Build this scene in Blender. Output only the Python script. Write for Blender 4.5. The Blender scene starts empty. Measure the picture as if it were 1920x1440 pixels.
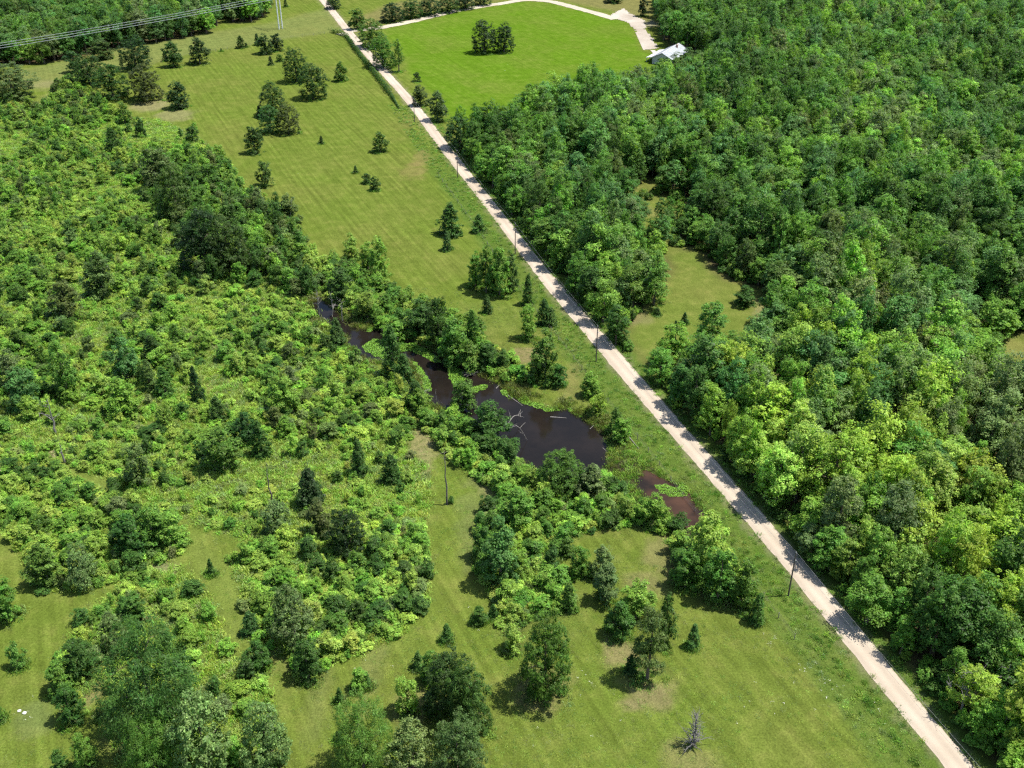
import bpy, math, random
import numpy as np
from mathutils import Vector

# ------------------------------------------------------------------ camera, sky, sun, exposure
SC = bpy.context.scene
COL = SC.collection
H, F, TH = 120.0, 1950.0, math.atan(0.6)          # camera height (m), focal length (photo px), pitch
CT, ST = math.cos(TH), math.sin(TH)
cam_d = bpy.data.cameras.new('camera')
cam_d.sensor_fit = 'HORIZONTAL'; cam_d.sensor_width = 36.0
cam_d.lens = F / 1920.0 * 36.0
cam_d.clip_start = 1.0; cam_d.clip_end = 6000.0
cam = bpy.data.objects.new('camera', cam_d); COL.objects.link(cam)
cam.location = (0, 0, H); cam.rotation_euler = (math.pi/2 - TH, 0, 0)
SC.camera = cam

SUN_TO = Vector((3.9, 0.35, 9.1)).normalized()
world = bpy.data.worlds.new('World'); SC.world = world; world.use_nodes = True
wn = world.node_tree
for n in list(wn.nodes): wn.nodes.remove(n)
wo = wn.nodes.new('ShaderNodeOutputWorld'); wb = wn.nodes.new('ShaderNodeBackground'); ws = wn.nodes.new('ShaderNodeTexSky')
ws.sky_type = 'NISHITA'; ws.sun_disc = False
ws.sun_elevation = math.asin(SUN_TO.z); ws.sun_rotation = math.atan2(SUN_TO.x, SUN_TO.y)
wb.inputs['Strength'].default_value = 0.12
wn.links.new(ws.outputs[0], wb.inputs['Color']); wn.links.new(wb.outputs[0], wo.inputs['Surface'])
sun_d = bpy.data.lights.new('sun', 'SUN'); sun_d.energy = 5.0; sun_d.angle = math.radians(0.5); sun_d.color = (1.0, 0.955, 0.88)
sun = bpy.data.objects.new('sun', sun_d); COL.objects.link(sun)
sun.rotation_euler = (-SUN_TO).to_track_quat('-Z', 'Y').to_euler()
sun.location = (0, 200, 300)
vs = SC.view_settings
SC.display_settings.display_device = 'sRGB'
vs.view_transform = 'Standard'; vs.look = 'None'; vs.gamma = 1.0; vs.use_curve_mapping = False
vs.exposure = 1.0
SC.cycles.use_denoising = False
SC.cycles.use_adaptive_sampling = True
SC.cycles.adaptive_threshold = 0.03
SC.cycles.max_bounces = 5; SC.cycles.diffuse_bounces = 2; SC.cycles.glossy_bounces = 2; SC.cycles.transmission_bounces = 3
SC.cycles.caustics_reflective = False; SC.cycles.caustics_refractive = False
SC.cycles.pixel_filter_type = 'BLACKMAN_HARRIS'; SC.cycles.filter_width = 1.35

RNG = np.random.default_rng(7)

# ------------------------------------------------------------------ photo pixel <-> ground
def gp(u, v, z=0.0):
    """ground point (height z) that the photograph shows at pixel u, v"""
    u = np.asarray(u, float); v = np.asarray(v, float)
    a = (u - 960) / F; b = (720 - v) / F
    dy = CT + b * ST; dz = -ST + b * CT
    t = (z - H) / dz
    return a * t, dy * t
def px(x, y, z=0.0):
    x = np.asarray(x, float); y = np.asarray(y, float)
    dz = z - H
    fw = y * CT - dz * ST; up = y * ST + dz * CT
    return 960 + F * x / fw, 720 - F * up / fw
def depth(x, y, z=0.0): return y * CT + (H - z) * ST
def rise(u, vb, vt):
    """height of something whose foot is at pixel row vb and whose top is at row vt"""
    x, y = gp(u, vb); fw = y * CT + H * ST; up = y * ST - H * CT
    k = (720 - vt) / F
    return float((k * fw - up) / (CT + k * ST))
def poly(pts):
    a = np.array(pts, float); x, y = gp(a[:, 0], a[:, 1]); return np.stack([x, y], 1)

# ------------------------------------------------------------------ numeric helpers
_tab = np.random.default_rng(3).random((256, 256))
def vnoise(x, y, s):
    x = np.asarray(x) / s + 1000.0; y = np.asarray(y) / s + 1000.0
    i = np.floor(x).astype(int); j = np.floor(y).astype(int)
    fx = x - i; fy = y - j; fx = fx*fx*(3-2*fx); fy = fy*fy*(3-2*fy)
    g = lambda a, b: _tab[a & 255, b & 255]
    return (g(i, j)*(1-fx)*(1-fy) + g(i+1, j)*fx*(1-fy) + g(i, j+1)*(1-fx)*fy + g(i+1, j+1)*fx*fy)
def fbm(x, y, s, o=3):
    r = 0; a = 1; t = 0
    for k in range(o): r = r + a*vnoise(x + 37*k, y - 53*k, s/2**k); t += a; a *= .5
    return r / t
def inside(P, x, y):
    x = np.asarray(x, float); y = np.asarray(y, float); r = np.zeros(x.shape, bool); n = len(P)
    for i in range(n):
        x0, y0 = P[i]; x1, y1 = P[(i+1) % n]
        c = (y0 > y) != (y1 > y)
        with np.errstate(divide='ignore', invalid='ignore'):
            r ^= c & (x < (x1-x0)*(y-y0)/(y1-y0+1e-12) + x0)
    return r
def segdist(P, x, y, closed=True):
    d = np.full(np.shape(x), 1e9); n = len(P)
    for i in range(n if closed else n-1):
        x0, y0 = P[i]; x1, y1 = P[(i+1) % n]
        ex, ey = x1-x0, y1-y0; L = ex*ex+ey*ey+1e-9
        t = np.clip(((x-x0)*ex+(y-y0)*ey)/L, 0, 1)
        d = np.minimum(d, np.hypot(x-x0-t*ex, y-y0-t*ey))
    return d
def sdf(P, x, y):
    """positive inside; only worked out near the outline's box"""
    x, y = np.broadcast_arrays(np.asarray(x, float), np.asarray(y, float)); r = np.full(x.shape, -30.0)
    lo = P.min(0)-25; hi = P.max(0)+25; m = (x > lo[0]) & (x < hi[0]) & (y > lo[1]) & (y < hi[1])
    if m.any():
        xx = x[m]; yy = y[m]; d = segdist(P, xx, yy); r[m] = np.where(inside(P, xx, yy), d, -d)
    return r
def sstep(a, b, t):
    t = np.clip((t-a)/(b-a), 0, 1); return t*t*(3-2*t)
def scatter(P, s, jit=.42, rng=RNG):
    x0, y0 = P.min(0); x1, y1 = P.max(0)
    gx, gy = np.meshgrid(np.arange(x0, x1, s), np.arange(y0, y1, s*.87))
    gx = gx + (np.arange(gx.shape[0]) % 2)[:, None]*s*.5
    gx = gx + rng.uniform(-jit, jit, gx.shape)*s; gy = gy + rng.uniform(-jit, jit, gy.shape)*s
    gx = gx.ravel(); gy = gy.ravel(); m = inside(P, gx, gy)
    return gx[m], gy[m]

# ------------------------------------------------------------------ outlines read off the photograph
ROAD_L = [(540,-80),(575,-35),(601,0),(618,22),(642,55),(660,78),(687,107),(717,143),(750,177),(773,203),(807,252),(840,297),(887,357),(920,400),(940,429),(977,480),(1007,518),(1053,575),(1090,620),(1133,670),(1173,719),(1207,758),(1237,792),(1280,841),(1323,890),(1357,931),(1383,962),(1413,998),(1447,1036),(1473,1066),(1510,1110),(1547,1155),(1570,1186),(1600,1225),(1640,1276),(1680,1327),(1723,1380),(1757,1421),(1800,1473),(1880,1570),(1960,1670)]
ROAD_R = [(548,-80),(583,-35),(609,0),(630,22),(652,48),(672,72),(701,104),(737,143),(768,178),(784,199),(820,245),(855,293),(885,329),(915,366),(950,408),(973,437),(1008,480),(1040,520),(1075,562),(1115,606),(1160,659),(1207,711),(1240,749),(1280,797),(1317,838),(1350,873),(1383,908),(1427,958),(1467,1004),(1507,1052),(1547,1100),(1580,1142),(1613,1183),(1663,1243),(1697,1283),(1740,1335),(1780,1383),(1827,1440),(1880,1504),(1960,1600),(2040,1697)]
POND = [(937,715),(953,735),(978,753),(1020,764),(1055,763),(1075,773),(1099,782),(1120,799),(1128,813),(1139,830),(1143,853),(1128,884),(1090,905),(1040,900),(1003,882),(978,863),(953,847),(938,832),(905,815),(880,800),(855,785),(825,760),(807,752),(793,730),(786,707),(767,672),(745,662),(720,675),(693,671),(668,659),(652,632),(617,605),(598,588),(582,567),(593,556),(630,575),(647,600),(677,618),(710,613),(727,625),(752,630),(782,641),(820,661),(843,672),(873,686),(910,704)]
POOL = [(1210,880),(1240,892),(1272,905),(1297,927),(1307,943),(1330,966),(1314,986),(1290,1002),(1270,985),(1247,950),(1215,930),(1190,915),(1195,895)]
MARSH = [(1120,795),(1150,800),(1200,850),(1240,880),(1290,915),(1340,965),(1310,1000),(1260,990),(1200,950),(1150,930),(1125,890),(1143,853),(1139,830)]
FIELD = [(716,56),(777,42),(847,26),(940,9),(985,3),(1045,7),(1073,15),(1123,29),(1174,43),(1189,56),(1204,95),(1226,104),(1232,150),(1120,190),(1020,235),(960,260),(880,262),(850,232),(822,196),(790,160),(760,118),(738,82)]
ROWC = [(-200,190),(0,140),(140,110),(330,72),(500,44),(620,14),(646,56),(540,72),(420,92),(330,106),(250,130),(100,155),(0,172),(-200,240)]
WOOD_TL = [(-300,150),(-60,132),(0,126),(60,122),(130,113),(200,98),(270,84),(340,74),(400,60),(412,42),(420,20),(428,46),(470,42),(503,30),(512,10),(508,-60),(-300,-60)]
SCRUB_A = [(-120,250),(0,190),(70,205),(120,150),(150,140),(180,185),(240,222),(300,222),(372,258),(432,312),(462,352),(515,382),(552,415),(575,480),(600,545),(572,560),(585,585),(640,640),(655,668),(700,690),(740,712),(790,745),(805,765),(780,790),(762,835),(700,850),(640,835),(560,850),(470,880),(380,860),(300,840),(240,930),(130,880),(60,872),(0,880),(-120,920)]
SCRUB_B = [(240,930),(300,840),(380,860),(470,880),(560,850),(640,835),(700,850),(762,835),(800,880),(812,920),(795,985),(690,1010),(600,1000),(480,1020),(400,1000),(370,980)]
SCRUB_C = [(-80,890),(0,890),(60,874),(130,884),(240,935),(330,975),(352,1010),(330,1050),(250,1075),(150,1110),(75,1112),(58,1060),(0,992),(-80,960)]
SCRUB_D = [(690,1010),(795,985),(808,1060),(803,1130),(745,1200),(640,1242),(560,1288),(540,1240),(462,1190),(440,1110),(425,1050),(480,1020),(600,1000)]
SCRUB_E = [(165,1150),(250,1080),(340,1060),(400,1130),(450,1230),(510,1290),(520,1380),(480,1500),(430,1500),(230,1500),(200,1350),(215,1290),(180,1270),(160,1330),(120,1310),(100,1255)]
BANK_S = [(800,768),(850,790),(900,822),(945,842),(1000,884),(1040,905),(1140,895),(1200,955),(1262,992),(1330,975),(1380,1020),(1412,1080),(1408,1138),(1330,1128),(1285,1098),(1262,1010),(1190,985),(1110,1000),(1055,1020),(1050,1060),(1072,1130),(1040,1150),(985,1165),(960,1215),(935,1170),(930,1110),(892,1080),(890,1000),(905,955),(935,925),(885,893),(833,852),(788,800)]
BANK_N = [(575,480),(640,490),(700,535),(760,560),(830,590),(890,605),(925,650),(985,690),(1012,706),(1000,722),(955,716),(915,700),(873,682),(820,656),(782,637),(752,625),(727,620),(690,600),(650,592),(630,570),(600,550)]
TALLBAND = [(262,320),(330,300),(420,322),(450,372),(520,410),(556,440),(575,520),(590,556),(540,560),(500,530),(440,540),(345,535),(335,455),(285,380)]
LANE = [(95,860),(140,878),(250,928),(345,985),(385,1010),(430,1060),(450,1130),(470,1200),(450,1240),(425,1190),(395,1100),(350,1030),(335,975),(240,940),(110,880)]
PAD = [(1151,25),(1169,15),(1181,25),(1210,40),(1211,59),(1219,65),(1236,91),(1204,95),(1189,56),(1174,42),(1140,32)]
CLEAR1 = [(1165,628),(1222,562),(1258,462),(1318,468),(1360,520),(1440,540),(1445,615),(1410,668),(1350,680),(1300,700),(1236,705),(1180,662)]
SPARSE = [(1040,330),(1130,320),(1270,345),(1290,470),(1190,490),(1090,420)]
CLEAR2 = [(1188,385),(1250,365),(1262,420),(1200,446)]
CLEAR3 = [(1850,640),(1940,612),(1960,700),(1930,735),(1872,745),(1848,700)]
CLEAR4 = [(1075,330),(1105,325),(1120,372),(1085,380)]

_rl = np.array(ROAD_L, float); _rr = np.array(ROAD_R, float)
def road_edges():
    xl, yl = gp(_rl[:, 0], _rl[:, 1]); xr, yr = gp(_rr[:, 0], _rr[:, 1])
    ys = np.arange(95, 760, 1.5)
    o = np.argsort(yl); L = np.interp(ys, yl[o], xl[o]); o = np.argsort(yr); R = np.interp(ys, yr[o], xr[o])
    k = np.ones(21)/21
    sm = lambda a: np.convolve(np.pad(a, 10, mode='reflect', reflect_type='odd'), k, 'valid')
    return ys, sm(L), sm(R)
RY, RL, RR = road_edges()
w_mid = (RR-RL)
_c = (RL+RR)/2; _wd = np.clip(np.convolve(np.pad(w_mid, 40, mode='edge'), np.ones(81)/81, 'valid'), 4.2, 5.6)
RL = _c-_wd/2; RR = _c+_wd/2
def roadx(y, side): return np.interp(y, RY, RL if side < 0 else RR)
def road_off(x, y):
    """metres beyond the road edge, negative on the road"""
    return np.maximum(roadx(y, -1)-x, x-roadx(y, 1))
_we = [(float(a)+2.0, float(b)) for a, b in zip(RR, RY) if 98 < b < 395][::6]
WOOD_R = np.concatenate([np.array(_we), poly([(858,270),(890,265),(960,262),(1000,240),(1040,222),(1100,196),(1190,168),(1240,158),(1300,146),(1318,108),(1258,90),(1240,72),(1234,45),(1230,20),(1226,-10),(1232,-70),(2200,-70),(2350,600),(2350,1700),(2080,1700)])])
P = {k: poly(v) for k, v in dict(pond=POND, pool=POOL, marsh=MARSH, field=FIELD, row=ROWC, wtl=WOOD_TL, sa=SCRUB_A, sb=SCRUB_B, sc=SCRUB_C, sd=SCRUB_D, se=SCRUB_E, bs=BANK_S, bn=BANK_N, tb=TALLBAND, lane=LANE, pad=PAD, c1=CLEAR1, sp=SPARSE, c2=CLEAR2, c3=CLEAR3, c4=CLEAR4).items()}
P['wr'] = WOOD_R
def gz(x, y):
    """ground height"""
    x = np.asarray(x, float); y = np.asarray(y, float)
    r = (fbm(x, y, 40)-.5)*.5
    r = r*sstep(3, 14, road_off(x, y))
    for k, dpt in (('pond', 1.3), ('pool', .75)):
        d = sdf(P[k], x + (vnoise(x, y, 3)-.5)*1.4, y + (vnoise(y, x, 3)-.5)*1.4)
        r = r*(1-sstep(-5, 0, d)) - dpt*sstep(-2.6, 2.2, d)
    return r
def gz1(x, y): return float(gz(np.array([x]), np.array([y]))[0])

# ------------------------------------------------------------------ materials
def mat(name):
    m = bpy.data.materials.new(name); m.use_nodes = True; nt = m.node_tree
    for n in list(nt.nodes): nt.nodes.remove(n)
    return m, nt, nt.nodes.new('ShaderNodeOutputMaterial')
def N(nt, t, **kw):
    n = nt.nodes.new(t)
    for k, v in kw.items():
        if k.startswith('i_'): n.inputs[k[2:].replace('_', ' ')].default_value = v
        else: setattr(n, k, v)
    return n
def mixc(nt, a, b, fac, mode='MIX'):
    n = nt.nodes.new('ShaderNodeMix'); n.data_type = 'RGBA'; n.blend_type = mode
    for s, v in ((0, fac), (6, a), (7, b)):
        if isinstance(v, bpy.types.NodeSocket): nt.links.new(v, n.inputs[s])
        else: n.inputs[s].default_value = v
    return n.outputs[2]
def ramp(nt, src, lo, hi, a=0.0, b=1.0):
    n = nt.nodes.new('ShaderNodeMapRange'); n.inputs[1].default_value = lo; n.inputs[2].default_value = hi
    n.inputs[3].default_value = a; n.inputs[4].default_value = b
    nt.links.new(src, n.inputs[0]); return n.outputs[0]
def noise(nt, vec, scale, detail=3, rough=.55):
    n = N(nt, 'ShaderNodeTexNoise'); n.inputs['Scale'].default_value = scale; n.inputs['Detail'].default_value = detail; n.inputs['Roughness'].default_value = rough
    if vec is not None: nt.links.new(vec, n.inputs['Vector'])
    return n.outputs['Fac']
def geo_pos(nt): return N(nt, 'ShaderNodeNewGeometry').outputs['Position']
def plain(name, col, rough=.7, metal=0.0, var=.25, scale=3.0, bump=0.0):
    m, nt, out = mat(name); tc = N(nt, 'ShaderNodeTexCoord').outputs['Object']
    f = noise(nt, tc, scale, 4)
    c = mixc(nt, (*[v*(1-var) for v in col], 1), (*[min(1, v*(1+var)) for v in col], 1), ramp(nt, f, .3, .7))
    b = N(nt, 'ShaderNodeBsdfPrincipled', i_Roughness=rough, i_Metallic=metal)
    nt.links.new(c, b.inputs['Base Color'])
    if bump:
        bp = N(nt, 'ShaderNodeBump', i_Strength=bump, i_Distance=.05); nt.links.new(f, bp.inputs['Height']); nt.links.new(bp.outputs[0], b.inputs['Normal'])
    nt.links.new(b.outputs[0], out.inputs[0]); return m
def leaf_mat(name, trans=.42, gloss=.16):
    m, nt, out = mat(name)
    at = N(nt, 'ShaderNodeAttribute', attribute_type='INSTANCER', attribute_name='tint')
    lv = N(nt, 'ShaderNodeAttribute', attribute_type='GEOMETRY', attribute_name='lv')
    lw = N(nt, 'ShaderNodeAttribute', attribute_type='GEOMETRY', attribute_name='lw')
    hsv = N(nt, 'ShaderNodeHueSaturation')
    nt.links.new(at.outputs['Color'], hsv.inputs['Color']); nt.links.new(lv.outputs['Fac'], hsv.inputs['Value'])
    nt.links.new(ramp(nt, lw.outputs['Fac'], 0, 1, .488, .520), hsv.inputs['Hue'])
    c = hsv.outputs[0]
    b = N(nt, 'ShaderNodeBsdfPrincipled', i_Roughness=.48); b.inputs['Specular IOR Level'].default_value = gloss
    nt.links.new(c, b.inputs['Base Color'])
    t = N(nt, 'ShaderNodeBsdfTranslucent')
    nt.links.new(mixc(nt, c, (1.35, 1.5, .55, 1), 1.0, 'MULTIPLY'), t.inputs['Color'])
    mx = N(nt, 'ShaderNodeMixShader', i_Fac=trans); nt.links.new(b.outputs[0], mx.inputs[1]); nt.links.new(t.outputs[0], mx.inputs[2])
    nt.links.new(mx.outputs[0], out.inputs[0]); return m
M = {}
M['leaf'] = leaf_mat('leaf'); M['grass'] = leaf_mat('grass_blade', .3, .2)
M['bark'] = plain('bark', (.11, .085, .062), .9, var=.4, scale=5, bump=.4)
M['dead'] = plain('dead_wood', (.15, .14, .125), .85, var=.3, scale=4, bump=.3)
M['darkdead'] = plain('dark_dead_wood', (.1, .085, .075), .9, var=.4, scale=4, bump=.3)
M['greydead'] = plain('weathered_dead_wood', (.12, .115, .105), .9, var=.4, scale=4, bump=.3)
M['pole'] = plain('creosote_pole', (.07, .058, .048), .85, var=.3, scale=3)
M['steel'] = plain('galvanised_steel', (.62, .64, .64), .45, .25, var=.1)
M['wire'] = plain('aluminium_wire', (.3, .33, .33), .4, .2, var=.05)
M['linewire'] = plain('line_wire', (.2, .2, .2), .5, .2, var=.05)
M['ceramic'] = plain('ceramic', (.4, .4, .38), .3, 0, var=.1)
M['stone'] = plain('white_stone', (.5, .49, .46), .8, var=.15)
M['roof'] = plain('metal_roof', (.30, .325, .35), .42, .1, var=.08, scale=.6)
M['rooftrim'] = plain('white_trim', (.45, .45, .45), .5, var=.04)
M['siding'] = plain('white_siding', (.38, .38, .36), .7, var=.06)
M['brick'] = plain('chimney_brick', (.3, .2, .16), .9, var=.25)
M['glass'] = plain('window_glass', (.03, .04, .05), .08, var=.1)
M['door'] = plain('door_paint', (.25, .12, .08), .5, var=.1)
M['concrete'] = plain('concrete', (.33, .3, .25), .85, var=.1, scale=1.0)

def ground_mat():
    m, nt, out = mat('ground'); p = geo_pos(nt)
    gc = N(nt, 'ShaderNodeAttribute', attribute_name='gcol').outputs['Color']
    gm = N(nt, 'ShaderNodeAttribute', attribute_name='gmask').outputs['Vector']
    sp = N(nt, 'ShaderNodeSeparateXYZ'); nt.links.new(gm, sp.inputs[0])       # x mown stripes, y dry patches, z rough
    big = noise(nt, p, .035, 4, .6); mid = noise(nt, p, .28, 4, .6); fin = noise(nt, p, 3.2, 4, .75)
    # dry straw and lush variation of the sward
    c = mixc(nt, gc, (.26, .22, .085, 1), 0.0)
    def f(src, lo, hi, a, b): return ramp(nt, src, lo, hi, a, b)
    mul = N(nt, 'ShaderNodeMath', operation='MULTIPLY'); nt.links.new(f(big, .42, .72, 0, .55), mul.inputs[0]); nt.links.new(sp.outputs[1], mul.inputs[1])
    c = mixc(nt, gc, (.115, .105, .032, 1), mul.outputs[0])
    mul2 = N(nt, 'ShaderNodeMath', operation='MULTIPLY'); nt.links.new(f(mid, .5, .8, 0, .6), mul2.inputs[0]); nt.links.new(sp.outputs[1], mul2.inputs[1])
    c = mixc(nt, c, (.112, .102, .032, 1), mul2.outputs[0])
    # mown swaths: long streaks along the mowing direction
    mp = N(nt, 'ShaderNodeMapping'); mp.inputs['Rotation'].default_value = (0, 0, math.radians(-24)); nt.links.new(p, mp.inputs['Vector'])
    st = N(nt, 'ShaderNodeMapping'); st.inputs['Scale'].default_value = (1, .035, 1); nt.links.new(mp.outputs[0], st.inputs['Vector'])
    s1 = noise(nt, st.outputs[0], .8, 3, .65)
    wv = N(nt, 'ShaderNodeTexWave'); wv.inputs['Scale'].default_value = .16; wv.inputs['Distortion'].default_value = 1.6; wv.inputs['Detail'].default_value = 2; wv.inputs['Detail Scale'].default_value = .35
    nt.links.new(mp.outputs[0], wv.inputs['Vector'])
    sm = N(nt, 'ShaderNodeMath', operation='MULTIPLY'); nt.links.new(f(s1, .32, .68, .82, 1.19), sm.inputs[0]); nt.links.new(f(wv.outputs['Fac'], 0, 1, .95, 1.05), sm.inputs[1])
    one = N(nt, 'ShaderNodeMix'); one.data_type = 'FLOAT'; nt.links.new(sp.outputs[0], one.inputs[0]); one.inputs[2].default_value = 1.0; nt.links.new(sm.outputs[0], one.inputs[3])
    fm = N(nt, 'ShaderNodeMath', operation='MULTIPLY'); nt.links.new(f(fin, .36, .64, .72, 1.29), fm.inputs[0]); nt.links.new(one.outputs[0], fm.inputs[1])
    fm2 = N(nt, 'ShaderNodeMath', operation='MULTIPLY'); nt.links.new(f(mid, .3, .7, .84, 1.15), fm2.inputs[0]); nt.links.new(fm.outputs[0], fm2.inputs[1])
    hsv = N(nt, 'ShaderNodeHueSaturation'); nt.links.new(c, hsv.inputs['Color']); nt.links.new(fm2.outputs[0], hsv.inputs['Value'])
    b = N(nt, 'ShaderNodeBsdfPrincipled', i_Roughness=.9); b.inputs['Specular IOR Level'].default_value = 0.0
    nt.links.new(hsv.outputs[0], b.inputs['Base Color'])
    bp = N(nt, 'ShaderNodeBump', i_Strength=.55, i_Distance=.25); nt.links.new(fin, bp.inputs['Height']); nt.links.new(bp.outputs[0], b.inputs['Normal'])
    nt.links.new(b.outputs[0], out.inputs[0]); return m
def road_mat(name, ca, cb):
    m, nt, out = mat(name); p = geo_pos(nt)
    ac = N(nt, 'ShaderNodeAttribute', attribute_name='across').outputs['Fac']
    big = noise(nt, p, .06, 4); fin = noise(nt, p, 1.6, 4, .7); vf = noise(nt, p, 9, 2, .7)
    c = mixc(nt, (*ca, 1), (*cb, 1), ramp(nt, big, .35, .65))
    wv = N(nt, 'ShaderNodeMath', operation='SINE'); ml = N(nt, 'ShaderNodeMath', operation='MULTIPLY'); ml.inputs[1].default_value = 12.6
    nt.links.new(ac, ml.inputs[0]); nt.links.new(ml.outputs[0], wv.inputs[0])
    k = N(nt, 'ShaderNodeMath', operation='MULTIPLY'); nt.links.new(ramp(nt, wv.outputs[0], -1, 1, 1.05, .90), k.inputs[0]); nt.links.new(ramp(nt, fin, .3, .7, .96, 1.03), k.inputs[1])
    k2 = N(nt, 'ShaderNodeMath', operation='MULTIPLY'); nt.links.new(k.outputs[0], k2.inputs[0]); nt.links.new(ramp(nt, vf, .3, .7, .96, 1.03), k2.inputs[1])
    hsv = N(nt, 'ShaderNodeHueSaturation'); nt.links.new(c, hsv.inputs['Color']); nt.links.new(k2.outputs[0], hsv.inputs['Value'])
    b = N(nt, 'ShaderNodeBsdfPrincipled', i_Roughness=.92); b.inputs['Specular IOR Level'].default_value = .15
    nt.links.new(hsv.outputs[0], b.inputs['Base Color'])
    bp = N(nt, 'ShaderNodeBump', i_Strength=.25, i_Distance=.04); nt.links.new(vf, bp.inputs['Height']); nt.links.new(bp.outputs[0], b.inputs['Normal'])
    nt.links.new(b.outputs[0], out.inputs[0]); return m
def water_mat(name, ca, cb):
    m, nt, out = mat(name); p = geo_pos(nt)
    f = noise(nt, p, .11, 4, .6)
    c = mixc(nt, (*ca, 1), (*cb, 1), ramp(nt, f, .42, .66))
    b = N(nt, 'ShaderNodeBsdfPrincipled', i_Roughness=.09); b.inputs['IOR'].default_value = 1.33; b.inputs['Specular IOR Level'].default_value = .24
    nt.links.new(c, b.inputs['Base Color'])
    bp = N(nt, 'ShaderNodeBump', i_Strength=.12, i_Distance=.02); nt.links.new(noise(nt, p, 2.5, 3), bp.inputs['Height']); nt.links.new(bp.outputs[0], b.inputs['Normal'])
    nt.links.new(b.outputs[0], out.inputs[0]); return m
M['ground'] = ground_mat()
M['road'] = road_mat('gravel_road', (.295, .243, .185), (.345, .296, .235))
M['track'] = road_mat('gravel_drive', (.29, .255, .195), (.35, .31, .24))
M['pad'] = road_mat('gravel_pad', (.24, .20, .155), (.35, .315, .265))
M['soil'] = road_mat('bare_soil', (.23, .18, .125), (.28, .22, .155))
M['water'] = water_mat('pond_water', (.0075, .0062, .005), (.0125, .0095, .0075))
M['redwater'] = water_mat('silty_water', (.014, .010, .007), (.052, .027, .016))

# ------------------------------------------------------------------ mesh helpers
def mesh(name, v, f, mats, mi=None, attrs=None, smooth=False):
    me = bpy.data.meshes.new(name)
    me.from_pydata(np.asarray(v, float).tolist() if not isinstance(v, list) else v, [], f.tolist() if isinstance(f, np.ndarray) else f)
    for m in (mats if isinstance(mats, (list, tuple)) else [mats]): me.materials.append(m)
    if mi is not None: me.polygons.foreach_set('material_index', np.asarray(mi, np.int32))
    if attrs:
        for k, (ty, arr) in attrs.items():
            a = me.attributes.new(k, ty, 'POINT'); arr = np.asarray(arr, np.float32)
            a.data.foreach_set({'FLOAT': 'value', 'FLOAT_COLOR': 'color', 'FLOAT_VECTOR': 'vector'}[ty], arr.ravel())
    if smooth: me.polygons.foreach_set('use_smooth', np.ones(len(me.polygons), bool))
    me.update(); return me
def link(name, data, parent=None, loc=None):
    o = bpy.data.objects.new(name, data); COL.objects.link(o)
    if parent is not None: o.parent = parent
    if loc is not None: o.location = loc
    return o
def tag(o, label, cat=None, group=None, kind=None):
    o['label'] = label
    if cat: o['category'] = cat
    if group: o['group'] = group
    if kind: o['kind'] = kind
    return o
class MB:
    def __init__(s): s.v = []; s.f = []; s.m = []
    def add(s, v, f, m=0):
        o = len(s.v); s.v += [tuple(map(float, q)) for q in v]; s.f += [tuple(int(i)+o for i in q) for q in f]; s.m += [m]*len(f)
    def tube(s, pts, rad, n=6, m=0, cap=True):
        pts = [np.array(p, float) for p in pts]; rings = []
        for i, p in enumerate(pts):
            d = pts[min(i+1, len(pts)-1)]-pts[max(i-1, 0)]; d = d/(np.linalg.norm(d)+1e-9)
            a = np.cross(d, [0, 0, 1.0] if abs(d[2]) < .9 else [1.0, 0, 0]); a /= np.linalg.norm(a); b = np.cross(d, a)
            r = rad[i] if hasattr(rad, '__len__') else rad
            rings.append([p + r*(a*math.cos(6.2832*k/n)+b*math.sin(6.2832*k/n)) for k in range(n)])
        v = [q for r in rings for q in r]; f = []
        for i in range(len(pts)-1):
            for k in range(n): f.append((i*n+k, i*n+(k+1) % n, (i+1)*n+(k+1) % n, (i+1)*n+k))
        if cap: f.append(tuple(range(n))[::-1]); f.append(tuple((len(pts)-1)*n+k for k in range(n)))
        s.add(v, f, m)
    def box(s, c, d, rz=0, m=0):
        x, y, z = d[0]/2, d[1]/2, d[2]/2; ca, sa = math.cos(rz), math.sin(rz)
        v = [(c[0]+i*x*ca-j*y*sa, c[1]+i*x*sa+j*y*ca, c[2]+k*z) for i in (-1, 1) for j in (-1, 1) for k in (-1, 1)]
        s.add(v, [(0,1,3,2),(4,6,7,5),(0,4,5,1),(2,3,7,6),(0,2,6,4),(1,5,7,3)], m)
    def build(s, name, mats): return mesh(name, s.v, s.f, mats, s.m)

# ------------------------------------------------------------------ the ground: one sheet to the horizon
def axis(lo, hi, c0, c1, s0, gr):
    a = [c0]; st = s0
    while a[-1] < c1: a.append(a[-1]+s0)
    while a[-1] < hi: st *= gr; a.append(a[-1]+st)
    b = [c0]; st = s0
    while b[-1] > lo: st *= gr; b.append(b[-1]-st)
    return np.array(b[:0:-1]+a)
gx = axis(-3500, 3500, -110, 110, 1.05, 1.022); gy = axis(-1500, 5000, 85, 330, 1.05, 1.018)
X, Y = np.meshgrid(gx, gy); xf = X.ravel(); yf = Y.ravel()
wx = xf + (fbm(xf, yf, 9)-.5)*5; wy = yf + (fbm(yf, xf, 9)-.5)*5
gcol = np.tile(np.array([.152, .214, .033]), (len(xf), 1)); gmask = np.tile(np.array([1.0, .6, .2]), (len(xf), 1))
def paint(w, col, mask=None):
    global gcol, gmask
    w = w[:, None]; gcol = gcol*(1-w)+np.array(col)*w
    if mask is not None: gmask = gmask*(1-w)+np.array(mask)*w
def ppaint(key, col, mask, soft=3.0, amt=1.0, grow=0.0): paint(amt*sstep(-soft, soft, sdf(P[key], wx, wy)+grow), col, mask)
ppaint('field', (.126, .238, .016), (.6, .5, 0), 2.5)
ppaint('row', (.21, .25, .075), (.3, .5, 0), 4, .8)
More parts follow.
